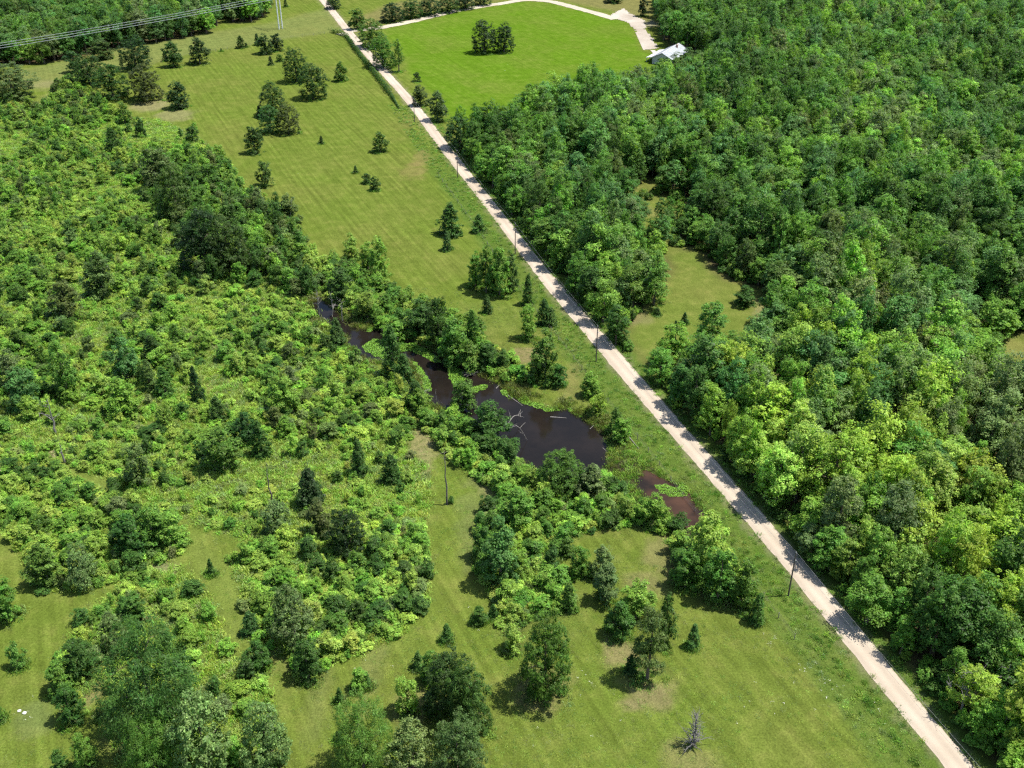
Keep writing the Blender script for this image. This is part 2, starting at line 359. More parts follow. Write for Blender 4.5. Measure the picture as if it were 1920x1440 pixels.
paint(.8*sstep(-4, 4, sdf(poly([(655,40),(735,5),(900,-12),(1000,-14),(1130,-20),(1225,-15),(1225,50),(1150,22),(1050,0),(960,-2),(840,14),(722,42),(700,60),(665,60)]), wx, wy)), (.24, .22, .085), (.2, .8, 0))
for k in ('sa', 'sb', 'sc', 'sd', 'se'): ppaint(k, (.19, .255, .05), (0, .4 if k != 'sb' else .9, 1), 3)
ppaint('lane', (.19, .25, .05), (.2, .3, 0), 2)
for k in ('bs', 'bn'): ppaint(k, (.11, .13, .04), (0, .8, 1), 3)
for k in ('wr', 'wtl'): ppaint(k, (.13, .105, .055), (0, .7, 1), 3, 1, -1)
ppaint('sp', (.165, .20, .045), (.1, .9, .3), 4)
for k in ('c1', 'c2', 'c3'): ppaint(k, (.165, .222, .04), (.3, .8, 0), 3, 1, -1)
ro = road_off(xf, yf) + (fbm(xf, yf, 4)-.5)*2.5
lft = xf < roadx(yf, -1)
paint(np.where(lft, sstep(10.5, 8.5, ro)*sstep(-1, 0, ro), sstep(4, 2, ro))*sstep(60, 110, yf)*sstep(420, 300, yf), (.115, .19, .032), (0, .45, .6))
paint(np.where(lft, sstep(1.4, .3, ro), sstep(1.2, .2, ro))*.5, (.30, .26, .17), None)
_n25 = (fbm(xf, yf, 2.5)-.5)*.9
def spot(u, v, r, col, amt=1.0, ry=None):
    x, y = gp(u, v); d = np.hypot((wx-x)/r, (wy-y)/(ry or r)); paint(amt*.78*sstep(1.2, .55, d + _n25*1.3), col, (0, .3, .3))
STRAW = (.31, .25, .13)
for a in [(1008,1292,4.6,STRAW,.75),(1168,1218,3.4,STRAW,.85),(1200,1275,4.2,STRAW,.9),(1285,1420,5,STRAW,.55),(1225,1090,4,STRAW,.6),(1245,1040,5,STRAW,.6),(455,1415,4.5,STRAW,.8),(790,1325,4,STRAW,.6),(240,1390,4,STRAW,.5),
          (165,1290,3.5,STRAW,.7),(95,853,2.2,(.5,.38,.27),1),(10,882,3.2,(.46,.36,.24),.9),(280,198,8,(.36,.31,.17),.8),(330,215,8,(.34,.30,.16),.7),(90,160,9,(.33,.29,.15),.7),(110,180,7,(.33,.29,.15),.7),(792,815,2.6,(.33,.28,.14),.9,7),(805,850,1.6,(.36,.31,.16),.7,9),
          (985,668,4.2,(.36,.27,.15),.8),(1075,722,3.5,(.28,.23,.1),.6,9),(935,925,3,(.33,.28,.15),.6),(910,905,4,(.3,.27,.13),.5),(560,905,7,(.25,.24,.1),.6),(640,1000,6,(.27,.23,.11),.7),(720,1010,6,(.28,.23,.12),.6),(400,650,5,(.26,.25,.1),.6),(395,720,5,(.26,.25,.1),.6),
          (1418,578,3,(.36,.3,.17),.6,7),(1205,598,4,(.33,.28,.15),.5),(1098,345,7,(.42,.36,.22),.8),(1215,400,6,(.27,.26,.09),.7),(1890,650,6,(.3,.28,.1),.6),(1790,435,3,(.45,.3,.22),.8),(1700,490,3,(.45,.3,.22),.8),(1510,665,3,(.42,.25,.18),.8),(1675,625,4,(.42,.28,.2),.7),(1840,775,3,(.5,.45,.38),.8),
          (772,322,5,(.25,.22,.075),.8,9),(790,300,3,(.30,.23,.10),.6,12),(900,600,12,(.17,.22,.05),.5),(1250,700,4,(.1,.16,.03),.6),(300,1060,3,(.3,.26,.18),.6),(45,1345,4,(.2,.24,.1),.5),(560,1230,6,(.24,.22,.09),.5),(1215,45,7,(.5,.44,.36),.8),(890,975,3,(.2,.24,.08),.6,14),
          (700,1235,2.2,(.24,.25,.1),.5,14),(600,1295,2.2,(.24,.25,.1),.4,10),(1050,1130,8,(.16,.2,.045),.5),(770,225,5,(.22,.20,.07),.4,12),(600,300,14,(.165,.2,.04),.4)]: spot(*a[:5], *(a[5:]))
for k, c in (('pond', (.035, .026, .017)), ('pool', (.05, .03, .02)), ('marsh', (.05, .042, .026))):
    ppaint(k, c, (0, 0, .5), 1.6, 1, 1.2 if k != 'marsh' else -.5)
ny, nx = X.shape; idx = np.arange(ny*nx).reshape(ny, nx)
gf = np.stack([idx[:-1, :-1], idx[:-1, 1:], idx[1:, 1:], idx[1:, :-1]], -1).reshape(-1, 4)
me = mesh('ground', np.stack([xf, yf, gz(xf, yf)], 1), gf, M['ground'], attrs={'gcol': ('FLOAT_COLOR', np.c_[gcol*.47, np.ones(len(gcol))]), 'gmask': ('FLOAT_VECTOR', gmask)}, smooth=True)
tag(link('ground', me), 'olive green mown meadow and woodland floor', kind='structure')

# ------------------------------------------------------------------ road, drives, water
def ribbon(name, L, R, z, m, label, n=7, rag=.16):
    L = np.array(L, float); R = np.array(R, float); v = []; ac = []
    for i in range(len(L)):
        for k in range(n):
            t = k/(n-1); q = L[i]*(1-t)+R[i]*t
            e = ((vnoise(q[0], q[1], 2.2)-.5)*2*rag + (vnoise(q[1], q[0], .9)-.5)*rag) if k in (0, n-1) else 0
            d = (R[i]-L[i])/(np.linalg.norm(R[i]-L[i])+1e-9)
            q = q + d*e; v.append((q[0], q[1], z + (.05*math.sin(math.pi*t)))); ac.append(t)
    f = [(i*n+k, i*n+k+1, (i+1)*n+k+1, (i+1)*n+k) for i in range(len(L)-1) for k in range(n-1)]
    o = link(name, mesh(name, v, f, m, attrs={'across': ('FLOAT', ac)}, smooth=True)); return tag(o, label, kind='structure')
ribbon('road', np.c_[RL, RY], np.c_[RR, RY], .03, M['road'], 'pale tan gravel road running diagonally through the scene')
def track(name, pts, w, m, label, z=.022):
    q = poly(pts); t = np.r_[0, np.cumsum(np.hypot(*np.diff(q, axis=0).T))]; s = np.arange(0, t[-1], 1.5)
    c = np.c_[np.interp(s, t, q[:, 0]), np.interp(s, t, q[:, 1])]
    k = np.ones(9)/9; c = np.c_[np.convolve(np.pad(c[:, 0], 4, mode='edge'), k, 'valid'), np.convolve(np.pad(c[:, 1], 4, mode='edge'), k, 'valid')]
    d = np.gradient(c, axis=0); d /= np.linalg.norm(d, axis=1)[:, None]+1e-9; nrm = np.c_[-d[:, 1], d[:, 0]]
    gzv = gz(c[:, 0], c[:, 1]).mean()
    o = ribbon(name, c+nrm*w/2, c-nrm*w/2, z, m, label, 5, .45)
    me = o.data; vv = np.array([p.co[:] for p in me.vertices]); vv[:, 2] += gz(vv[:, 0], vv[:, 1]) + .06
    me.vertices.foreach_set('co', vv.astype(np.float32).ravel()); return o
track('driveway', [(650,58),(700,54),(738,47),(790,36),(847,22),(900,13),(940,7),(985,-1),(1035,3),(1073,13),(1123,27),(1160,38)], 6.0, M['track'], 'pale gravel driveway curving round the top of the bright field', .03)
track('field_entrance', [(652,67),(640,64),(628,61)], 4.5, M['track'], 'short pale gateway apron off the road into the mown meadow', .05)
track('path', [(1222,93),(1226,98),(1233,106)], 2.2, M['concrete'], 'short pale concrete footpath from the gravel yard to the house', .04)
track('dirt_track', [(-40,905),(0,887),(22,874),(45,860)], 2.0, M['soil'], 'bare dirt track entering the scrub', .03)
def sheet(name, pts, m, label, z, step=1.2):
    q = poly(pts); x0, y0 = q.min(0); x1, y1 = q.max(0)
    ax = np.arange(x0-2, x1+2, step); ay = np.arange(y0-2, y1+2, step); A, B = np.meshgrid(ax, ay)
    ins = sdf(q, A, B) + (fbm(A, B, 3)-.5)*2.0 > -.3
    cell = ins[:-1, :-1] & ins[1:, :-1] & ins[:-1, 1:] & ins[1:, 1:]
    ii = np.arange(A.size).reshape(A.shape); f = np.stack([ii[:-1, :-1], ii[:-1, 1:], ii[1:, 1:], ii[1:, :-1]], -1)[cell]
    u = np.unique(f); mp = np.zeros(A.size, int); mp[u] = np.arange(len(u)); ax_, ay_ = A.ravel()[u], B.ravel()[u]
    zz = np.full(len(u), z) if name in ('water', 'silty_water') else gz(ax_, ay_)+z
    o = link(name, mesh(name, np.c_[ax_, ay_, zz], mp[f], m, attrs={'across': ('FLOAT', np.full(len(u), .2))}, smooth=True)); return tag(o, label, kind='structure')
sheet('gravel_yard', PAD, M['pad'], 'pale gravel yard at the end of the driveway by the house', .10, 1.0)
def watersheet(name, key, m, z, label):
    q = P[key]; c = q.mean(0); x0, y0 = q.min(0)-4; x1, y1 = q.max(0)+4
    o = link(name, mesh(name, [(x0, y0, z), (x1, y0, z), (x1, y1, z), (x0, y1, z)], [(0, 1, 2, 3)], m))
    # keep only cells over the basin
    A, B = np.meshgrid(np.arange(x0, x1, 1.5), np.arange(y0, y1, 1.5)); ok = sdf(q, A, B) > -4
    cell = ok[:-1, :-1] & ok[1:, :-1] & ok[:-1, 1:] & ok[1:, 1:]; ii = np.arange(A.size).reshape(A.shape)
    f = np.stack([ii[:-1, :-1], ii[:-1, 1:], ii[1:, 1:], ii[1:, :-1]], -1)[cell]; u = np.unique(f); mp = np.zeros(A.size, int); mp[u] = np.arange(len(u))
    o.data = mesh(name, np.c_[A.ravel()[u], B.ravel()[u], np.full(len(u), z)], mp[f], m); return tag(o, label, kind='structure')
WZ = -.55
watersheet('water', 'pond', M['water'], WZ, 'dark still pond water winding between brushy banks')
watersheet('shallow_water', 'pool', M['redwater'], -.34, 'shallow red-brown silty pool at the lower end of the pond')

# ------------------------------------------------------------------ plant prototypes
def unit(v): return v/(np.linalg.norm(v, axis=-1, keepdims=True)+1e-9)
def leaf_quads(rng, p, nrm, l, asp, tan=None):
    n = len(p); nrm = unit(nrm)
    t = rng.normal(size=(n, 3)) if tan is None else tan
    t = unit(t - nrm*(t*nrm).sum(1, keepdims=True)); b = np.cross(nrm, t)
    s = (l*np.exp(rng.normal(0, .28, n)))[:, None]
    c = rng.uniform(-.15, .15, (n, 1))
    v = np.stack([p-t*s*.5, p+b*s*asp*.5+t*s*c, p+t*s*.5, p-b*s*asp*.5+t*s*c], 1).reshape(-1, 3)
    return v, np.arange(4*n).reshape(n, 4)
def lobed(rng, Hh, W, z0, nl, kind):
    """lobe centres and radii filling the crown's outline"""
    R = W/2; Cs = []; Rs = []
    hc = (Hh-z0)
    for i in range(nl):
        t = (i+.5)/nl
        if kind == 'round': prof = math.sin(math.pi*(.27+.62*t))**.6
        elif kind == 'ovate': prof = math.sin(math.pi*(.28+.65*t))**.9
        elif kind == 'spread': prof = .55+.45*math.sin(math.pi*(.1+.8*t))
        else: prof = 1-.8*t
        rl = R*rng.uniform(.34, .50)*(.55+.45*prof)
        a = i*2.39996+rng.uniform(-.5, .5); rr = max(0, R*prof-rl*.85)*rng.uniform(.6, 1.0)
        Cs.append((math.cos(a)*rr, math.sin(a)*rr, z0+rl*.6+t*(hc-rl*1.35))); Rs.append(rl)
    return np.array(Cs), np.array(Rs)
def crown_mesh(name, seed, Hh, W, z0f, nl, kind, ncl, per, l, asp=.62, rc=.6, feather=False, up=.8, tipw=0.0):
    rng = np.random.default_rng(seed); z0 = Hh*z0f
    if kind == 'cone':
        t = rng.random(ncl)**1.25; a = rng.uniform(0, 6.283, ncl)
        prof = (1-t)**.62*(.72+.28*np.minimum(1, t/.18)); rad = W/2*prof*rng.uniform(.4, 1.08, ncl)*(1+.2*np.sin(2*a+seed)+.17*np.sin(3*a-seed*2+t*4)+.16*np.sin(t*17+a*2+seed)); z = z0+t*(Hh-z0)
        c = np.c_[np.cos(a)*rad, np.sin(a)*rad, z]; d = unit(np.c_[np.cos(a), np.sin(a), .35+t])
        top = np.c_[rng.normal(0, .08, 8), rng.normal(0, .08, 8), np.linspace(Hh*.9, Hh, 8)]; c = np.r_[c, top]; d = np.r_[d, np.tile([0, 0, 1.0], (8, 1))]
    else:
        Cs, Rs = lobed(rng, Hh, W, z0, nl, kind); c = []; d = []
        while len(c) < ncl:
            i = rng.choice(nl, p=Rs**2/(Rs**2).sum()); v = unit(rng.normal(size=3)*[1, 1, 1.0])
            if v[2] < -.8: continue
            q = Cs[i]+v*Rs[i]*rng.uniform(.72, 1.12)
            if (np.linalg.norm((Cs-q), axis=1) < Rs*.68).sum() and rng.random() < .8: continue
            c.append(q); d.append(v)
        c = np.array(c); d = np.array(d)
        rq = np.quantile(np.hypot(c[:, 0], c[:, 1]), .93)+rc*.6; c[:, :2] *= (W/2)/rq; d = d
        zt = c[:, 2].max()+rc*.6; c[:, 2] *= Hh/zt
    n = len(c)*per; ci = np.repeat(np.arange(len(c)), per)
    o = unit(rng.normal(size=(n, 3)))*rng.random((n, 1))**.45; csz = rc*np.exp(rng.normal(0, .3, len(c)))
    p = c[ci]+o*csz[ci][:, None]*np.array([1, 1, .72]); p[:, 2] = np.maximum(p[:, 2], .05)
    nrm = d[ci]*.55+o*.55+np.array([0, 0, up])+rng.normal(size=(n, 3))*.42
    tan = (d[ci]+np.array([0, 0, -.15])+rng.normal(size=(n, 3))*.45) if feather else None
    v, f = leaf_quads(rng, p, nrm, l, asp, tan)
    cv = np.exp(rng.normal(0, .16, len(c))); cw = rng.normal(.5, .2, len(c))
    lv = cv[ci]*np.exp(rng.normal(0, .22, n)); lw = np.clip(cw[ci]+rng.normal(0, .22, n), 0, 1)
    if tipw: lv = lv*np.where(rng.random(n) < tipw, 1.7, 1.0)
    return v, f, np.repeat(np.clip(lv, .45, 2.6), 4), np.repeat(lw, 4), c
def trunk_mb(rng, Hh, W, z0f, c, nb=7, r=None):
    mb = MB(); r = r or .018*Hh+.03
    top = Hh*.82; bend = rng.normal(0, .02*Hh, 2)
    spine = [(bend[0]*math.sin(t*2.4), bend[1]*math.sin(t*2.0), top*t-.3*(t == 0)) for t in np.linspace(0, 1, 6)]
    mb.tube(spine, [r*1.35, r, r*.85, r*.62, r*.4, r*.15], 7)
    far = c[rng.choice(len(c), min(nb, len(c)), replace=False)]
    for q in far:
        t = min(.8, max(.12, (q[2]-.35*np.hypot(q[0], q[1]))/top)); k = t*5; i = min(4, int(k)); a = np.array(spine[i])*(1-(k-i))+np.array(spine[i+1])*(k-i)
        m = (a+q)/2+np.array([0, 0, .08*Hh*rng.uniform(.2, 1)]); rr = r*(1-t)*.55+.015
        mb.tube([a, m, q*.96], [rr, rr*.65, rr*.2], 5)
    return mb
PROTO = {}
TRI = [0]
def proto(kind, seed, Hh, W, z0f, nl, shape, ncl, per, l, nb=7, **kw):
    v, f, lv, lw, c = crown_mesh(kind, seed, Hh, W, z0f, nl, shape, ncl, per, l, **kw)
    at = {'lv': ('FLOAT', lv), 'lw': ('FLOAT', lw)}
    cm = mesh(kind+'_crown', v, f, M['leaf'], attrs=at)
    tb = trunk_mb(np.random.default_rng(seed+99), Hh, W, z0f, c, nb)
    tm = tb.build(kind+'_trunk', M['bark'])
    if kind not in ('wood', 'sapling', 'shrub'):
        TRI[0] += 2*len(f); PROTO.setdefault(kind, []).append(dict(crown=cm, trunk=tm, H=Hh, W=W)); return
    nv = len(v); av = np.r_[v, np.array(tb.v)]; af = f.tolist()+[tuple(i+nv for i in q) for q in tb.f]
    z = np.zeros(len(tb.v)); jm = mesh(kind+'_whole', av, af, [M['leaf'], M['bark']], [0]*len(f)+[1]*len(tb.f), attrs={'lv': ('FLOAT', np.r_[lv, z]), 'lw': ('FLOAT', np.r_[lw, z])})
    TRI[0] += 2*len(f)*2
    PROTO.setdefault(kind, []).append(dict(crown=cm, trunk=tm, whole=jm, H=Hh, W=W))
for s in range(5): proto('oak', 100+s, 14, 10.5, .02, 22, 'round', 430, 52, .27, 9, rc=.62)
for s in range(8): proto('wood', 200+s, 13, 7.6, .14, [11, 15, 18, 9][s % 4], ['ovate', 'round'][s % 2], 220, 40, .32, 6, rc=.62, up=1.05)
for s in range(3): proto('wood', 230+s, 13, 7.6, .12, 14, 'round', 220, 38, .40, 6, rc=.66, asp=.36, feather=True, up=.9)
for s in range(3): proto('wood', 240+s, 13, 7.6, .10, 7, 'ovate', 190, 44, .29, 6, rc=.8, up=1.2)
for s in range(6): proto('tree', 300+s, 8, 5.2, .02, 11, ['ovate', 'round'][s % 2], 210, 44, .25, 6, rc=.46, up=1.0)
for s in range(7): proto('sapling', 400+s, 4.6, 3.6, .03, 7, ['ovate', 'spread'][s % 2], 110, 46, .20, 5, rc=.40, up=1.3)
for s in range(7): proto('shrub', 500+s, 2.2, 2.9, .02, 6, 'spread', 58, 42, .19, 4, rc=.34, up=1.4)
for s in range(5): proto('cedar', 600+s, 5.5, 3.3, .02, 1, 'cone', 300, 30, .20, 4, rc=.30, asp=.5, up=.6)
for s in range(2): proto('feather', 700+s, 14, 13, .04, 20, 'round', 460, 50, .38, 10, rc=.85, asp=.26, feather=True)
for s in range(3): proto('pale', 800+s, 10, 7, .03, 14, 'ovate', 280, 46, .25, 7, rc=.50, tipw=.12)
for s in range(3): proto('pine', 900+s, 11, 5.2, .16, 10, 'ovate', 190, 46, .26, 9, rc=.5, asp=.4, feather=True)
def weed_mesh(seed, n, h, r, w):
    rng = np.random.default_rng(seed); p = np.c_[rng.normal(0, r, (n, 2)), np.zeros(n)]; a = rng.uniform(0, 6.283, n)
    out = np.c_[np.cos(a), np.sin(a), np.zeros(n)]*rng.uniform(.1, .7, (n, 1)); hh = h*rng.uniform(.5, 1.1, (n, 1)); tip = p+out*hh+np.c_[np.zeros((n, 2)), hh]
    sd = np.c_[-np.sin(a), np.cos(a), np.zeros(n)]*w; mid = p+out*hh*.35+np.c_[np.zeros((n, 2)), hh*.6]
    v = np.stack([p-sd*.3, mid-sd, tip, mid+sd], 1).reshape(-1, 3); lv = np.repeat(np.exp(rng.normal(0, .25, n)), 4)
    return mesh('weed', v, np.arange(4*n).reshape(n, 4), M['grass'], attrs={'lv': ('FLOAT', lv), 'lw': ('FLOAT', np.repeat(rng.random(n), 4))})
PROTO['weed'] = [dict(whole=weed_mesh(50+s, 70, .75, .38, .035), H=.75, W=1.2) for s in range(4)]
PROTO['tuft'] = [dict(whole=weed_mesh(60+s, 60, .38, .34, .03), H=.38, W=.9) for s in range(4)]

TONE = dict(mid=(.092,.180,.027), dark=(.056,.118,.021), deep=(.034,.077,.018), bright=(.150,.262,.036), lime=(.220,.308,.052), yellow=(.200,.285,.035), grey=(.112,.166,.050), blue=(.078,.164,.042), brown=(.088,.128,.033), pale=(.150,.205,.062), cedar=(.060,.122,.025))
TONEWORD = dict(mid='mid green', dark='dark green', deep='deep green', bright='bright green', lime='lime green', yellow='yellow green', grey='grey green', blue='bluish green', brown='olive brown', pale='pale green', cedar='dark green')
def tint(tone, rng=RNG, j=.12):
    a = np.array(TONE[tone])*np.exp(rng.normal(0, j)); return [float(q) for q in a*np.exp(rng.normal(0, j*.4, 3))]
LAND = []                      # footprints (x, y, r) of hand-placed plants
def plant(kind, name, label, cat, x, y, w, h, tone, group=None, single=False, rng=RNG, pi=None):
    pr = PROTO[kind]; p = pr[int(rng.integers(len(pr))) if pi is None else pi % len(pr)]; rz = rng.uniform(0, 6.283); ax_ = rng.uniform(.9, 1.11); sc = (w/p['W']*ax_, w/p['W']/ax_, h/p['H']); tn = tint(tone) if isinstance(tone, str) else list(map(float, tone))
    if single:
        o = link(name, p['whole'], None, (x, y, gz1(x, y)-.05)); o['tint'] = tn
    else:
        o = link(name, None, None, (x, y, gz1(x, y)-.05))
        link('trunk', p['trunk'], o); c = link('crown', p['crown'], o); c['tint'] = tn
    o.rotation_euler[2] = rz; o.scale = sc
    tag(o, label, cat, group); return o

# ------------------------------------------------------------------ uncountable masses: one object each, plants instanced on points
def gn_group(coll):
    ng = bpy.data.node_groups.new('scatter_plants', 'GeometryNodeTree')
    ng.interface.new_socket('Geometry', in_out='INPUT', socket_type='NodeSocketGeometry'); ng.interface.new_socket('Geometry', in_out='OUTPUT', socket_type='NodeSocketGeometry')
    nd = ng.nodes; gi = nd.new('NodeGroupInput'); go = nd.new('NodeGroupOutput'); ci = nd.new('GeometryNodeCollectionInfo'); ip = nd.new('GeometryNodeInstanceOnPoints')
    ci.inputs['Collection'].default_value = coll; ci.inputs['Separate Children'].default_value = True; ci.inputs['Reset Children'].default_value = True
    def na(n, t): a = nd.new('GeometryNodeInputNamedAttribute'); a.data_type = t; a.inputs['Name'].default_value = n; return a.outputs['Attribute']
    L = ng.links.new
    L(gi.outputs[0], ip.inputs['Points']); L(ci.outputs[0], ip.inputs['Instance']); ip.inputs['Pick Instance'].default_value = True
    L(na('pi', 'INT'), ip.inputs['Instance Index']); L(na('rot', 'FLOAT_VECTOR'), ip.inputs['Rotation']); L(na('sc', 'FLOAT_VECTOR'), ip.inputs['Scale'])
    L(ip.outputs[0], go.inputs[0]); return ng
_colls = {}
def src_coll(kinds):
    key = '+'.join(kinds)
    if key not in _colls:
        c = bpy.data.collections.new('plant_source_'+key); n = 0
        for k in kinds:
            for p in PROTO[k]:
                o = bpy.data.objects.new('plant_source_%s_%03d' % (key, n), p['whole']); c.objects.link(o); n += 1
        _colls[key] = (c, n, gn_group(c))
    return _colls[key]
def mass(name, label, kinds, x, y, w, h, tn, rng=RNG, z=None, kind='stuff', cat=None):
    """x, y, relative width and height, tint rgb"""
    c, n, ng = src_coll(kinds); k = len(x)
    zz = gz(x, y)-.06 if z is None else np.full(k, z)
    me = bpy.data.meshes.new(name); me.from_pydata(np.c_[x, y, zz].tolist(), [], [])
    for nm, ty, fld, arr in (('tint', 'FLOAT_COLOR', 'color', np.c_[tn, np.ones(k)]), ('sc', 'FLOAT_VECTOR', 'vector', np.c_[w*(ax := np.exp(rng.normal(0, .1, k))), w/ax, h]), ('rot', 'FLOAT_VECTOR', 'vector', np.c_[rng.normal(0, .06, (k, 2)), rng.uniform(0, 6.283, k)])):
        me.attributes.new(nm, ty, 'POINT').data.foreach_set(fld, np.asarray(arr, np.float32).ravel())
    me.attributes.new('pi', 'INT', 'POINT').data.foreach_set('value', rng.integers(0, n, k).astype(np.int32))
    o = link(name, me); md = o.modifiers.new('plants', 'NODES'); md.node_group = ng
    return tag(o, label, cat, None, kind)
def tones(names, probs, k, j=.14, rng=RNG):
    a = np.array([TONE[n] for n in names])[rng.choice(len(names), k, p=np.array(probs)/sum(probs))]
    return a*np.exp(rng.normal(0, j, (k, 1)))*np.exp(rng.normal(0, .06, (k, 3)))
def clear(x, y, keys, m=0.0):
    ok = np.ones(len(x), bool)
    for k in keys: ok &= sdf(P[k], x, y) < -m
    return ok

